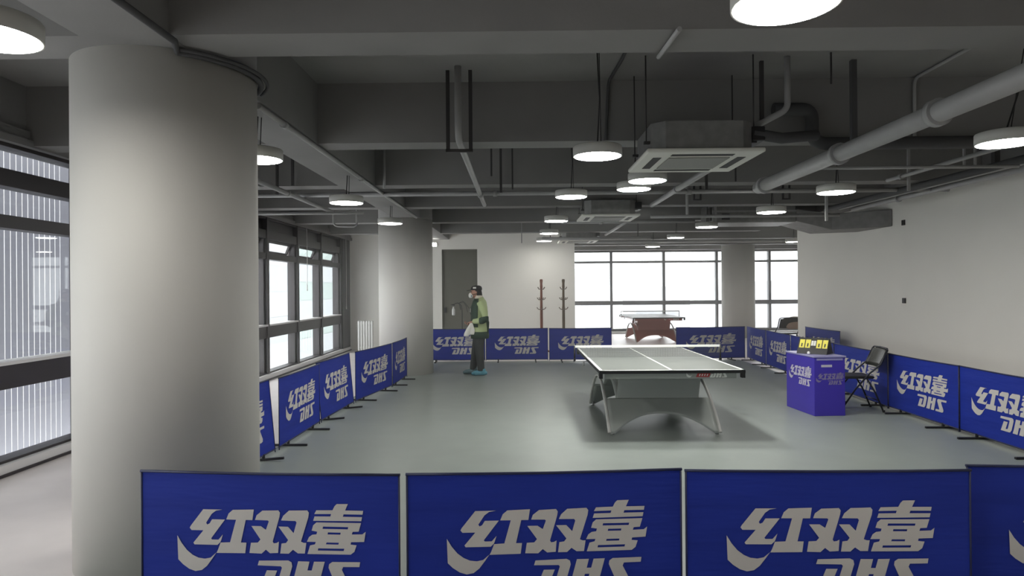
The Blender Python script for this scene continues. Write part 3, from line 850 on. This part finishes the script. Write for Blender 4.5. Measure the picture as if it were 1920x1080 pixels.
# ------------------------------------------------------------------ table tennis tables
def table(lab, loc, legm):
    """origin on the floor under the middle; x across, y along"""
    W, L, H = 1.525, 2.74, 0.76
    r = thing('table_tennis_table', lab, 'table', loc)
    bm = nb(); box(bm, -W / 2, W / 2, -L / 2, L / 2, H - 0.026, H, 0)
    t = H + 0.0008
    for a, b_, c, d_ in ((-W / 2, -W / 2 + 0.03, -L / 2, L / 2), (W / 2 - 0.03, W / 2, -L / 2, L / 2), (-W / 2, W / 2, -L / 2, -L / 2 + 0.034), (-W / 2, W / 2, L / 2 - 0.034, L / 2), (-0.011, 0.011, -L / 2, L / 2)):
        f = bm.faces.new([bm.verts.new(p) for p in ((a, c, t), (b_, c, t), (b_, d_, t), (a, d_, t))])
        f.material_index = 1
    obj('tabletop', bm, ['top', 'line'], r)
    bm = nb()
    e = 0.006
    for a, b_, c, d_ in ((-W / 2 - e, W / 2 + e, -L / 2 - e, -L / 2), (-W / 2 - e, W / 2 + e, L / 2, L / 2 + e), (-W / 2 - e, -W / 2, -L / 2, L / 2), (W / 2, W / 2 + e, -L / 2, L / 2)):
        box(bm, a, b_, c, d_, H - 0.034, H - 0.002)
    for sx in (-1, 1):
        for sy in (-1, 1):
            box(bm, sx * (W / 2 - 0.012) - 0.018, sx * (W / 2 - 0.012) + 0.018, sy * (L / 2 - 0.03) - 0.03, sy * (L / 2 - 0.03) + 0.03, H - 0.085, H - 0.026)
    obj('edge_frame', bm, 'edge', r)
    bm = nb()
    for sy in (-1, 1):
        box(bm, -W / 2 + 0.06, W / 2 - 0.06, sy * (L / 2 - 0.10) - 0.012, sy * (L / 2 - 0.10) + 0.012, H - 0.10, H - 0.028)
    for sx in (-1, 1):
        box(bm, sx * 0.62 - 0.012, sx * 0.62 + 0.012, -L / 2 + 0.1, L / 2 - 0.1, H - 0.10, H - 0.028)
    ap = obj('apron', bm, legm, r)
    # badge and letters on the near apron
    bm = nb()
    yb = -(L / 2 - 0.10) - 0.0135
    f = bm.faces.new([bm.verts.new(p) for p in ((0.27, yb, H - 0.085), (0.41, yb, H - 0.085), (0.43, yb, H - 0.04), (0.29, yb, H - 0.04))]); f.material_index = 0
    kk = 0.30
    for o, h in LOGO[7:]:
        flat_poly(bm, [(((p[0] - 1310) / 4.571) / 382 * kk * 1.25, -((p[1] - 690) / 4.571) / 382 * kk * 1.25) for p in o], lambda u, v: Vector((0.52 + u, yb - 0.0005, H - 0.063 + v)), (), 1)
    for o, h in LOGO[:1]:
        flat_poly(bm, [(((p[0] - 250) / 4.571) / 382 * kk, -((p[1] - 520) / 4.571) / 382 * kk) for p in o], lambda u, v: Vector((0.20 + u, yb - 0.0005, H - 0.063 + v)), (), 1)
    for q in range(4):
        x = 0.302 + q * 0.027
        f = bm.faces.new([bm.verts.new(p) for p in ((x, yb - 0.001, H - 0.073), (x + 0.012, yb - 0.001, H - 0.073), (x + 0.020, yb - 0.001, H - 0.052), (x + 0.008, yb - 0.001, H - 0.052))]); f.material_index = 1
    obj('badge', bm, ['red', 'line'], ap, recalc=False)
    # arch: height over the floor against y
    A0, APX = 0.99, 0.545
    def zz(y):
        return 0.03 + (APX - 0.03) * (1 - (abs(y) / A0) ** 1.9)
    def sheet(bm, y0, y1, wf, cut=None, n=26, th=0.022):
        rows = []
        m = 24
        for i in range(n + 1):
            row = []
            for j in range(m + 1):
                u = -1 + 2 * j / m
                ya = y0
                if cut:
                    ya = y0 + (cut - y0) * max(0.0, 1 - (abs(u) / 0.90) ** 2.2) if abs(u) < 0.90 else y0
                y = ya + (y1 - ya) * i / n
                row.append((u * wf(y), y, zz(y)))
            rows.append(row)
        tp = [[bm.verts.new(p) for p in row] for row in rows]
        bt = [[bm.verts.new((p[0], p[1], p[2] - th)) for p in row] for row in rows]
        for i in range(n):
            for j in range(m):
                for G, fl in ((tp, 0), (bt, 1)):
                    q = (G[i][j], G[i + 1][j], G[i + 1][j + 1], G[i][j + 1])
                    bm.faces.new(q[::-1] if fl else q).smooth = True
        per = [(i, 0) for i in range(n)] + [(n, j) for j in range(m)] + [(i, m) for i in range(n, 0, -1)] + [(0, j) for j in range(m, 0, -1)]
        for a, b_ in zip(per, per[1:] + per[:1]):
            bm.faces.new((tp[a[0]][a[1]], tp[b_[0]][b_[1]], bt[b_[0]][b_[1]], bt[a[0]][a[1]]))
    hw = 0.615
    for s in (-1, 1):
        bm = nb(); sheet(bm, s * 0.985, s * 0.60, lambda y: hw - 0.012, s * 0.78)
        obj('leg_panel', bm, legm, r)
    bm = nb(); sheet(bm, -0.60, 0.60, lambda y: 0.485)
    obj('arch_panel', bm, legm, r)
    for s in (-1, 1):
        bm = nb()
        z0 = zz(0.592) - 0.004
        prism(bm, [(-0.475, z0), (0.475, z0), (0.52, H - 0.028), (-0.445, H - 0.028)], lambda u, v, w_: Vector((u, s * 0.592 + s * w_, v)), 0.018)
        obj('skirt_panel', bm, legm, r)
    for sx in (-1, 1):
        bm = nb()
        ys = [A0 * math.sin(PI / 2 * k / 20) for k in range(-20, 21)]
        pts = [(sx * hw, y, zz(y) - 0.008) for y in ys]
        sweep(bm, pts, [(0.012, 0.020)] * len(pts), 8)
        obj('arch_rim', bm, 'rim', r)
        for sy in (-1, 1):
            bm = nb(); lathe(bm, [(0.022, 0.0), (0.024, 0.012), (0.012, 0.02), (0.012, 0.05)], 16, c=(sx * (hw - 0.03), sy * 0.955, 0))
            obj('levelling_foot', bm, 'chrome', r)
    bm = nb()
    for sx in (-1, 1):
        box(bm, sx * 0.42 - 0.03, sx * 0.42 + 0.03, -0.3, 0.3, 0.47, H - 0.028)
    obj('support_block', bm, legm, r)
    # net set: lifts off, so a thing of its own
    n = thing('table_net', lab.split(' table')[0] + ' net set clamped across the middle of that table', 'net', (loc[0], loc[1], H))
    NW, NH = 1.83, 0.1525
    bm = nb()
    k = 0
    x = -NW / 2
    while x <= NW / 2:
        box(bm, x - 0.0009, x + 0.0009, -0.0009, 0.0009, 0.004, NH - 0.012); x += 0.0135
    z = 0.01
    while z < NH - 0.012:
        box(bm, -NW / 2, NW / 2, -0.0009, 0.0009, z - 0.0009, z + 0.0009); z += 0.0135
    obj('mesh', bm, 'net', n)
    bm = nb(); box(bm, -NW / 2, NW / 2, -0.004, 0.004, NH - 0.026, NH + 0.002); obj('tape', bm, 'line', n)
    for sx in (-1, 1):
        bm = nb()
        sweep(bm, [(sx * NW / 2, 0, -0.05), (sx * NW / 2, 0, NH)], 0.010, 10)
        box(bm, sx * (NW / 2) - 0.012, sx * (NW / 2) + 0.012, -0.02, 0.02, -0.05, -0.01)
        obj('net_post', bm, 'black', n)
        bm = nb()
        a, b_ = sorted((sx * (W / 2 - 0.05), sx * NW / 2))
        box(bm, a, b_, -0.03, 0.03, -0.052, -0.040)
        sweep(bm, [(sx * (W / 2 + 0.04), 0, -0.10), (sx * (W / 2 + 0.04), 0, -0.045)], 0.012, 10)
        obj('clamp', bm, 'chrome', n)
    return r
table('grey table tennis table with arched grey legs in the middle of the court', (1.628, 8.53, 0), 'leggrey')
table('red legged table tennis table beyond the opening, before the far windows', (4.17, 21.36, 0), 'legred')

# ------------------------------------------------------------------ umpire desk, scoreboard, ball, chairs
rz = math.radians(4.0)
r = thing('umpire_desk', 'violet blue umpire desk with printed lettering, right of the table', 'desk', (3.90, 8.94, 0), rz)
w, l, h = 0.20, 0.375, 0.755
bm = nb(); box(bm, -w, w, -l, l, 0.0, h - 0.02); obj('body', bm, 'desk', r, bevel=0.004)
bm = nb(); box(bm, -w - 0.012, w + 0.012, -l - 0.012, l + 0.012, h - 0.02, h); obj('desk_top', bm, 'desk_top', r, bevel=0.004)
bm = nb(); logo(bm, lambda u, v: Vector((-w - 0.0015, -u, 0.70 + v)), 0.60, 0); obj('side_lettering', bm, 'desk_print', r, recalc=False)
bm = nb(); logo(bm, lambda u, v: Vector((u + 0.0, -l - 0.0015, 0.60 + v)), 0.36, 0); obj('front_lettering', bm, 'desk_print2', r, recalc=False)
bm = nb(); box(bm, -0.11, 0.03, -l - 0.003, -l + 0.001, 0.615, 0.645); obj('label_plate', bm, 'desk_print', r)
bm = nb(); box(bm, -w + 0.03, w - 0.03, -l - 0.004, -l + 0.001, 0.70, 0.725); obj('shelf_edge', bm, 'desk_top', r)

r = thing('scoreboard', 'black folding scoreboard with yellow number cards on the umpire desk', 'scoreboard', (3.90, 8.93, 0.756), math.radians(-42))
tri = [(-0.13, 0), (0.13, 0), (0.012, 0.20), (-0.012, 0.20)]
bm = nb(); prism(bm, tri, lambda u, v, w_: Vector((-0.19 + w_, u, v)), 0.38); obj('case', bm, 'black', r, bevel=0.004)
nrm = Vector((0, -0.20, 0.118)).normalized()
up = Vector((0, 0.118, 0.20)).normalized()
base = Vector((0, -0.13, 0))
def card(x0, x1, s0, s1, m, nm, d_=0.004):
    bm = nb()
    P0 = lambda u, v, w_: base + Vector((u, 0, 0)) + up * v + nrm * (0.001 + w_)
    prism(bm, [(x0, s0), (x1, s0), (x1, s1), (x0, s1)], P0, d_)
    return obj(nm, bm, m, r)
for x in (-0.17, -0.095, 0.045, 0.12):
    c_ = card(x, x + 0.062, 0.085, 0.205, 'yellow', 'number_card')
card(-0.024, 0.002, 0.12, 0.19, 'mask', 'game_card')
card(0.008, 0.034, 0.12, 0.19, 'mask', 'game_card')
for x in (-0.155, -0.08, 0.06, 0.135):
    card(x + 0.008, x + 0.024, 0.10, 0.15, 'black', 'number_mark', 0.005)
for k in range(6):
    bm = nb(); x = -0.15 + 0.06 * k
    sweep(bm, [(x, 0.02 * math.cos(t), 0.195 + 0.02 * math.sin(t)) for t in (2 * PI * q / 12 for q in range(13))], 0.0025, 6)
    obj('binding_ring', bm, 'black', r)
bm = nb(); ball(bm, (0, 0, 0.02), 0.02); tag(obj('table_tennis_ball', bm, 'ball', loc=(3.755, 8.78, 0.756)), 'small white ball on the umpire desk in front of the scoreboard', 'ball')

def chair(lab, loc, rz, group):
    """faces -x"""
    r = thing('folding_chair', lab, 'chair', loc, rz, group)
    bm = nb()
    prism(bm, [(-0.20, -0.20), (-0.16, -0.215), (0.17, -0.20), (0.20, -0.18), (0.20, 0.18), (0.17, 0.20), (-0.16, 0.215), (-0.20, 0.20)], lambda u, v, w_: Vector((u, v, 0.43 + w_)), 0.035)
    obj('seat', bm, 'seatpad', r, bevel=0.012)
    bm = nb()
    n = 10
    G = []
    for side in (0, 1):
        G.append([[bm.verts.new((0.235 + 0.10 * (z - 0.58) / 0.24 + 0.03 * (1 - (2 * i / n - 1) ** 2) + (0.022 if side else 0), -0.205 + 0.41 * i / n, z + (0.0 if abs(2 * i / n - 1) < 0.8 or z < 0.7 else -0.02))) for z in (0.58, 0.64, 0.72, 0.79, 0.82)] for i in range(n + 1)])
    for side in (0, 1):
        for i in range(n):
            for j in range(4):
                q = (G[side][i][j], G[side][i + 1][j], G[side][i + 1][j + 1], G[side][i][j + 1])
                bm.faces.new(q if side else q[::-1]).smooth = True
    per = [(i, 0) for i in range(n)] + [(n, j) for j in range(4)] + [(i, 4) for i in range(n, 0, -1)] + [(0, j) for j in range(4, 0, -1)]
    for a, b_ in zip(per, per[1:] + per[:1]):
        bm.faces.new((G[0][a[0]][a[1]], G[0][b_[0]][b_[1]], G[1][b_[0]][b_[1]], G[1][a[0]][a[1]]))
    obj('backrest', bm, 'seatpad', r)
    for s in (-1, 1):
        y = s * 0.225
        bm = nb(); sweep(bm, [(-0.25, y, 0.0), (-0.05, y, 0.30), (0.12, y, 0.50), (0.26, y, 0.62), (0.345, y, 0.80)], 0.011, 10); obj('front_leg', bm, 'navyleg', r)
        bm = nb(); sweep(bm, [(0.30, y * 0.92, 0.0), (0.20, y * 0.92, 0.25), (0.10, y * 0.92, 0.43)], 0.011, 10); obj('rear_leg', bm, 'navyleg', r)
        for x, yy in ((-0.25, y), (0.30, y * 0.92)):
            bm = nb(); lathe(bm, [(0.016, 0), (0.016, 0.03)], 10, c=(x, yy, 0)); obj('rubber_foot', bm, 'black', r)
    bm = nb(); sweep(bm, [(-0.165, -0.225, 0.13), (-0.165, 0.225, 0.13)], 0.008, 8); obj('stretcher', bm, 'navyleg', r)
    bm = nb(); sweep(bm, [(0.24, -0.207, 0.15), (0.24, 0.207, 0.15)], 0.008, 8); obj('stretcher', bm, 'navyleg', r)
    bm = nb(); sweep(bm, [(0.345, -0.225, 0.80), (0.352, -0.20, 0.822), (0.358, 0, 0.828), (0.352, 0.20, 0.822), (0.345, 0.225, 0.80)], 0.010, 10); obj('back_rail', bm, 'navyleg', r)
    return r
chair('black folding chair beside the umpire desk, facing it', (4.44, 9.02, 0), math.radians(-6), 'black folding chairs')
r2 = chair('black folding chair with a tan bag on it, beyond the right barrier row', (6.68, 17.0, 0), math.radians(-90), 'black folding chairs')
r = thing('bag', 'tan bag with cream cloth lying on the far folding chair', 'bag', (6.76, 16.68, 0.50))
bm = nb(); loft(bm, [(0, 0, 0.10, 0.13, 0.05), (0, 0, 0.14, 0.18, 0.085), (0, 0, 0.24, 0.19, 0.09), (0, 0, 0.32, 0.17, 0.06), (0, 0, 0.345, 0.15, 0.04)]); obj('bag_body', bm, 'tan', r)
bm = nb(); ball(bm, (0.05, 0.0, 0.36), 0.13, sx=1.2, sy=0.6, sz=0.36); obj('cream_cloth', bm, 'cream', r, remesh=0.012)
bm = nb(); sweep(bm, [(-0.15, -0.06, 0.28), (-0.14, 0.0, 0.36), (-0.13, 0.12, 0.36), (-0.12, 0.16, 0.25)], 0.012, 8); obj('strap', bm, 'cream', r)
r2.scale = (1.15, 1.25, 1.06)

# ------------------------------------------------------------------ coat racks, radiator
def rack(x, y, lab, m):
    r = thing('coat_rack', lab, 'coat rack', (x, y, 0), 0.35, 'wooden coat racks')
    bm = nb(); lathe(bm, [(0.030, 0.05), (0.034, 0.3), (0.036, 0.9), (0.030, 1.4), (0.028, 1.6), (0.034, 1.68), (0.030, 1.76), (0.036, 1.80), (0.040, 1.84), (0.028, 1.87)], 16); obj('pole', bm, m, r)
    for k in range(4):
        t = k * PI / 2
        c, s = math.cos(t), math.sin(t)
        bm = nb(); sweep(bm, [(0.02 * c, 0.02 * s, 0.13), (0.14 * c, 0.14 * s, 0.10), (0.27 * c, 0.27 * s, 0.02)], [0.025, 0.022, 0.018], 8); obj('base_leg', bm, m, r)
    for z in (1.62, 1.36, 1.12):
        for k in range(4):
            t = k * PI / 2 + 0.3 + z
            c, s = math.cos(t), math.sin(t)
            bm = nb(); sweep(bm, [(0.025 * c, 0.025 * s, z), (0.08 * c, 0.08 * s, z + 0.005), (0.115 * c, 0.115 * s, z + 0.05)], [0.013, 0.011, 0.013], 8); obj('hook', bm, 'steel_hook', r)
    return r
rack(0.595, 16.85, 'reddish wooden coat rack before the end wall, the left one of two', 'wood')
rack(1.145, 16.85, 'dark brown wooden coat rack before the end wall, the right one of two', 'wood2')
r = thing('radiator', 'white finned radiator between the left windows and the second column', 'radiator', (-3.93, 17.5, 0))
for k in range(6):
    bm = nb(); box(bm, -0.2 + 0.068 * k, -0.2 + 0.068 * k + 0.052, -0.05, 0.05, 0.08, 0.84); obj('fin', bm, 'white', r, bevel=0.014)
bm = nb(); box(bm, -0.2, 0.195, -0.02, 0.02, 0.12, 0.17); box(bm, -0.2, 0.195, -0.02, 0.02, 0.75, 0.80)
for x in (-0.17, 0.16):
    box(bm, x - 0.012, x + 0.012, -0.03, 0.03, 0, 0.10)
obj('header_pipe', bm, 'white', r)

# ------------------------------------------------------------------ person (faces -x)
P = thing('person', 'person in black cap, white respirator, lime and dark green jacket, blue shoe covers', 'person', (-0.78, 12.9, 0))
bm = nb()
LEGL = [(0.06, -0.10, 0.88), (0.05, -0.10, 0.50), (0.09, -0.10, 0.12), (0.09, -0.10, 0.06)]
LEGR = [(0.06, 0.10, 0.88), (-0.02, 0.11, 0.50), (-0.085, 0.12, 0.12), (-0.085, 0.12, 0.06)]
for L_ in (LEGL, LEGR):
    sweep(bm, L_, [0.085, 0.058, 0.042, 0.04], 14)
    f = L_[-1]
    sweep(bm, [(f[0] + 0.05, f[1], 0.045), (f[0] - 0.06, f[1], 0.045), (f[0] - 0.15, f[1], 0.035)], [0.036, 0.04, 0.028], 12)
loft(bm, [(0.06, 0, 0.80, 0.10, 0.15), (0.05, 0, 0.95, 0.11, 0.165), (0.04, 0, 1.10, 0.10, 0.145), (0.05, 0, 1.30, 0.11, 0.17), (0.06, 0, 1.42, 0.085, 0.15), (0.05, 0, 1.47, 0.06, 0.07)])
sweep(bm, [(0.05, 0, 1.40), (0.02, 0, 1.55)], [0.06, 0.055], 14)
ball(bm, (-0.015, 0, 1.575), 0.1, sx=0.92, sy=0.74, sz=1.18)
ball(bm, (-0.055, 0, 1.525), 0.06, sx=0.8, sy=0.8, sz=0.9)
ball(bm, (-0.115, 0, 1.555), 0.018, sz=1.4)
for s in (-1, 1):
    ball(bm, (0.0, s * 0.075, 1.565), 0.026, sx=0.7, sy=0.4, sz=1.2)
def hand(bm, c, d, side):
    """palm at c, fingers along d, curled"""
    c, d = Vector(c), Vector(d).normalized()
    a = Vector((0, side, 0))
    n_ = d.cross(a).normalized()
    sweep(bm, [c - d * 0.05, c, c + d * 0.045], [(0.026, 0.026), (0.018, 0.036), (0.014, 0.036)], 12)
    for k, (ln, o) in enumerate(((0.070, -0.028), (0.080, -0.009), (0.074, 0.010), (0.056, 0.028))):
        p = c + d * 0.04 + a * o
        sweep(bm, [p, p + d * ln * 0.45 + n_ * 0.006, p + d * ln * 0.6 + n_ * 0.035, p + d * ln * 0.3 + n_ * 0.055], [0.0095, 0.009, 0.0085, 0.0075], 8)
    p = c - a * 0.03 - d * 0.01
    sweep(bm, [p, p - a * 0.018 + d * 0.03 + n_ * 0.015, p - a * 0.005 + d * 0.055 + n_ * 0.03], [0.012, 0.011, 0.009], 8)
sweep(bm, [(0.08, -0.17, 1.40), (0.15, -0.225, 1.22), (0.175, -0.235, 1.06), (0.05, -0.20, 1.03), (-0.06, -0.14, 1.02)], [0.05, 0.045, 0.04, 0.034, 0.026], 12)
sweep(bm, [(0.06, 0.17, 1.40), (0.07, 0.22, 1.18), (0.02, 0.22, 1.03), (-0.09, 0.16, 0.99), (-0.13, 0.10, 0.98)], [0.05, 0.045, 0.04, 0.032, 0.026], 12)
hand(bm, (-0.095, -0.115, 1.01), (-0.9, 0.45, -0.1), 1)
hand(bm, (-0.155, 0.07, 0.975), (-0.8, -0.5, -0.1), -1)
obj('body', bm, 'skin', P, remesh=0.0065)
bm = nb()
for s in (-1, 1):
    ball(bm, (-0.096, s * 0.034, 1.585), 0.011, u=12, v=8)
obj('eyes', bm, 'black', P)
bm = nb()
ball(bm, (0.015, 0, 1.585), 0.1, sx=0.86, sy=0.80, sz=1.02)
sweep(bm, [(0.045, 0, 1.58), (0.065, 0, 1.50), (0.06, 0, 1.46)], [0.06, 0.05, 0.03], 12)
obj('hair', bm, 'hair', P, remesh=0.008)
bm = nb()
loft(bm, [(0.0, 0, 1.615, 0.108, 0.088), (0.002, 0, 1.66, 0.106, 0.087), (0.005, 0, 1.69, 0.085, 0.07), (0.01, 0, 1.705, 0.04, 0.035)])
c_ = obj('cap', bm, 'cap', P)
bm = nb()
prism(bm, [(-0.08, -0.075), (-0.14, -0.065), (-0.175, -0.035), (-0.185, 0), (-0.175, 0.035), (-0.14, 0.065), (-0.08, 0.075)], lambda u, v, w_: Vector((u, v, 1.618 - 0.35 * (-0.08 - u) * 0.5 + w_)), 0.012)
obj('visor', bm, 'cap', c_)
bm = nb(); box(bm, -0.06, 0.0, -0.089, -0.084, 1.645, 1.675); obj('cap_badge', bm, 'mask', c_, bevel=0.004)
bm = nb()
ball(bm, (-0.108, 0, 1.515), 0.055, sx=0.8, sy=0.95, sz=1.0)
ball(bm, (-0.09, -0.045, 1.505), 0.032, sx=0.9, sy=0.7, sz=1.1)
k_ = obj('respirator', bm, 'mask', P, remesh=0.006)
bm = nb(); sweep(bm, [(-0.09, -0.05, 1.53), (-0.01, -0.082, 1.545), (0.08, -0.06, 1.56)], 0.006, 6); sweep(bm, [(-0.09, 0.05, 1.53), (-0.01, 0.082, 1.545), (0.08, 0.06, 1.56)], 0.006, 6)
obj('strap', bm, 'cap', k_)
bm = nb(); lathe(bm, [(0.014, 0), (0.014, 0.01)], 12, c=(0, 0, 0)); obj('valve', bm, 'shoecover2', k_, loc=(-0.09, -0.068, 1.505), rot=(PI / 2, 0, 0))
# trousers
bm = nb()
loft(bm, [(0.06, 0, 0.76, 0.12, 0.17), (0.05, 0, 0.95, 0.125, 0.175), (0.05, 0, 1.0, 0.12, 0.165)])
sweep(bm, [(0.055, -0.085, 0.86), (0.055, -0.095, 0.50), (0.085, -0.10, 0.09)], [0.115, 0.086, 0.066], 16)
sweep(bm, [(0.055, 0.085, 0.86), (-0.02, 0.105, 0.50), (-0.085, 0.12, 0.09)], [0.115, 0.086, 0.064], 16)
obj('trousers', bm, 'trouser', P, remesh=0.012)
# jacket: lime yoke, flanks and sleeves, dark vest front, dark hem and elbows
bm = nb()
loft(bm, [(0.06, 0, 0.76, 0.165, 0.205), (0.055, 0, 0.90, 0.165, 0.205), (0.05, 0, 1.05, 0.150, 0.19), (0.055, 0, 1.28, 0.155, 0.205), (0.065, 0, 1.40, 0.125, 0.185), (0.06, 0, 1.46, 0.085, 0.09), (0.05, 0, 1.50, 0.07, 0.075)])
sweep(bm, [(0.08, -0.165, 1.39), (0.155, -0.225, 1.22), (0.18, -0.24, 1.07), (0.05, -0.205, 1.035), (-0.055, -0.145, 1.025)], [0.078, 0.072, 0.064, 0.055, 0.045], 14)
sweep(bm, [(0.06, 0.165, 1.39), (0.08, 0.225, 1.18), (0.02, 0.22, 1.03), (-0.08, 0.165, 0.995)], [0.078, 0.07, 0.062, 0.05], 14)
j_ = obj('jacket', bm, 'lime', P, remesh=0.012)
bm = nb()      # vest front panel wrapping the chest
def half(z, rx, ry, cx, a0=PI * 0.52, a1=PI * 1.46, n=14, t=0.012):
    return [(cx + (rx + t) * math.cos(a0 + (a1 - a0) * k / n), (ry + t) * math.sin(a0 + (a1 - a0) * k / n), z) for k in range(n + 1)]
rows = [half(0.92, 0.165, 0.205, 0.055), half(1.05, 0.150, 0.19, 0.05), half(1.28, 0.155, 0.205, 0.055), half(1.39, 0.128, 0.188, 0.065), half(1.455, 0.09, 0.095, 0.06)]
V = [[bm.verts.new(p) for p in q] for q in rows]
for A_, B_ in zip(V, V[1:]):
    for k in range(len(A_) - 1):
        bm.faces.new((A_[k], A_[k + 1], B_[k + 1], B_[k])).smooth = True
v_ = obj('vest_front', bm, 'dgreen', j_)
sm = v_.modifiers.new('thickness', 'SOLIDIFY'); sm.thickness = 0.02
bm = nb(); box(bm, -0.115, -0.108, -0.14, -0.09, 1.20, 1.27); obj('chest_badge', bm, 'mask', j_)
bm = nb(); loft(bm, [(0.06, 0, 0.70, 0.172, 0.208), (0.06, 0, 0.76, 0.178, 0.216), (0.058, 0, 0.83, 0.170, 0.212)], 24); obj('hem_band', bm, 'dgreen', j_)
bm = nb(); sweep(bm, [(0.172, -0.236, 1.12), (0.180, -0.242, 1.07), (0.12, -0.228, 1.045), (0.07, -0.212, 1.038)], [0.070, 0.070, 0.066, 0.060], 14); obj('elbow_patch', bm, 'dgreen', j_, remesh=0.01)
bm = nb(); sweep(bm, [(0.20, -0.06, 0.80), (0.215, -0.07, 1.0), (0.19, -0.10, 1.12)], [0.03, 0.03, 0.02], 10); obj('side_band', bm, 'dgreen', j_)
bm = nb(); loft(bm, [(0.05, 0, 1.455, 0.085, 0.09), (0.045, 0, 1.50, 0.078, 0.082), (0.04, 0, 1.515, 0.07, 0.075)]); obj('collar', bm, 'cream', j_)
for nm, m, x, y in (('shoe_cover', 'shoecover', 0.09, -0.10), ('shoe_cover', 'shoecover2', -0.085, 0.12)):
    bm = nb(); sweep(bm, [(x + 0.11, y, 0.045), (x + 0.05, y, 0.055), (x - 0.05, y, 0.055), (x - 0.13, y, 0.045), (x - 0.19, y, 0.03)], [(0.025, 0.03), (0.050, 0.05), (0.050, 0.052), (0.042, 0.054), (0.018, 0.03)], 14)
    sweep(bm, [(x + 0.03, y, 0.05), (x + 0.02, y, 0.13)], [0.055, 0.058], 14)
    obj(nm, bm, m, P, remesh=0.009)
# cloth in the hand
bm = nb()
loft(bm, [(-0.19, 0, 0.75, 0.050, 0.022), (-0.17, 0, 0.80, 0.06, 0.03), (-0.13, 0, 0.90, 0.05, 0.03), (-0.10, 0, 0.97, 0.03, 0.022), (-0.09, 0, 1.00, 0.02, 0.016)], 14)
loft(bm, [(-0.08, 0.0, 0.78, 0.045, 0.02), (-0.07, 0, 0.86, 0.05, 0.025), (-0.08, 0, 0.96, 0.03, 0.02), (-0.085, 0, 1.0, 0.02, 0.015)], 14)
tag(obj('hand_cloth', bm, 'cloth', loc=(-0.78, 12.72, 0), remesh=0.01), 'white cloth hanging from the hand of the person in the black cap', 'cloth')

# mist sprayer standing behind the barrier
r = thing('mist_sprayer', 'thin black stand with drooping hoses and a white bottle, left of the person', 'sprayer', (-1.29, 15.75, 0))
bm = nb(); sweep(bm, [(0, 0, 0), (0, 0, 1.15), (-0.02, 0, 1.26), (-0.10, 0, 1.32), (-0.17, 0, 1.30)], 0.010, 8); lathe(bm, [(0.16, 0), (0.16, 0.015), (0.02, 0.03)], 24); obj('stand', bm, 'rod', r)
for k, (x, z) in enumerate(((0.10, 1.10), (0.17, 1.05), (-0.06, 1.16))):
    bm = nb(); sweep(bm, [(-0.08, 0, 1.31), (x * 0.5 - 0.03, -0.02 * k, 1.36 - 0.02 * k), (x, -0.03, z + 0.14), (x + 0.03, -0.03, z)], 0.007, 8); obj('hose', bm, 'rod', r)
bm = nb(); lathe(bm, [(0.03, 0), (0.036, 0.02), (0.036, 0.13), (0.018, 0.17), (0.016, 0.20)], 18, c=(-0.20, 0, 1.03)); obj('bottle', bm, 'white', r)
bm = nb(); sweep(bm, [(-0.17, 0, 1.27), (-0.22, 0, 1.275), (-0.26, 0, 1.27)], [0.02, 0.016, 0.008], 10); obj('nozzle', bm, 'black', r)

# ------------------------------------------------------------------ thin mist in the hall (the hall is being sprayed)
bm = nb(); box(bm, XL - 0.01, 11.15, 8.0, YF - 0.1, 0.002, 2.58)
o = obj('mist', bm, 'wall')
m = bpy.data.materials.new('thin_mist')
m.use_nodes = True
nt = m.node_tree
nt.nodes.remove(nt.nodes['Principled BSDF'])
vs = nt.nodes.new('ShaderNodeVolumeScatter')
vs.inputs['Color'].default_value = (0.95, 0.97, 0.95, 1)
vs.inputs['Density'].default_value = 0.012
vs.inputs['Anisotropy'].default_value = 0.2
nt.links.new(vs.outputs[0], nt.nodes['Material Output'].inputs['Volume'])
o.data.materials.clear()
o.data.materials.append(m)
tag(o, 'thin white spray mist hanging in the hall', 'mist', None, 'stuff')
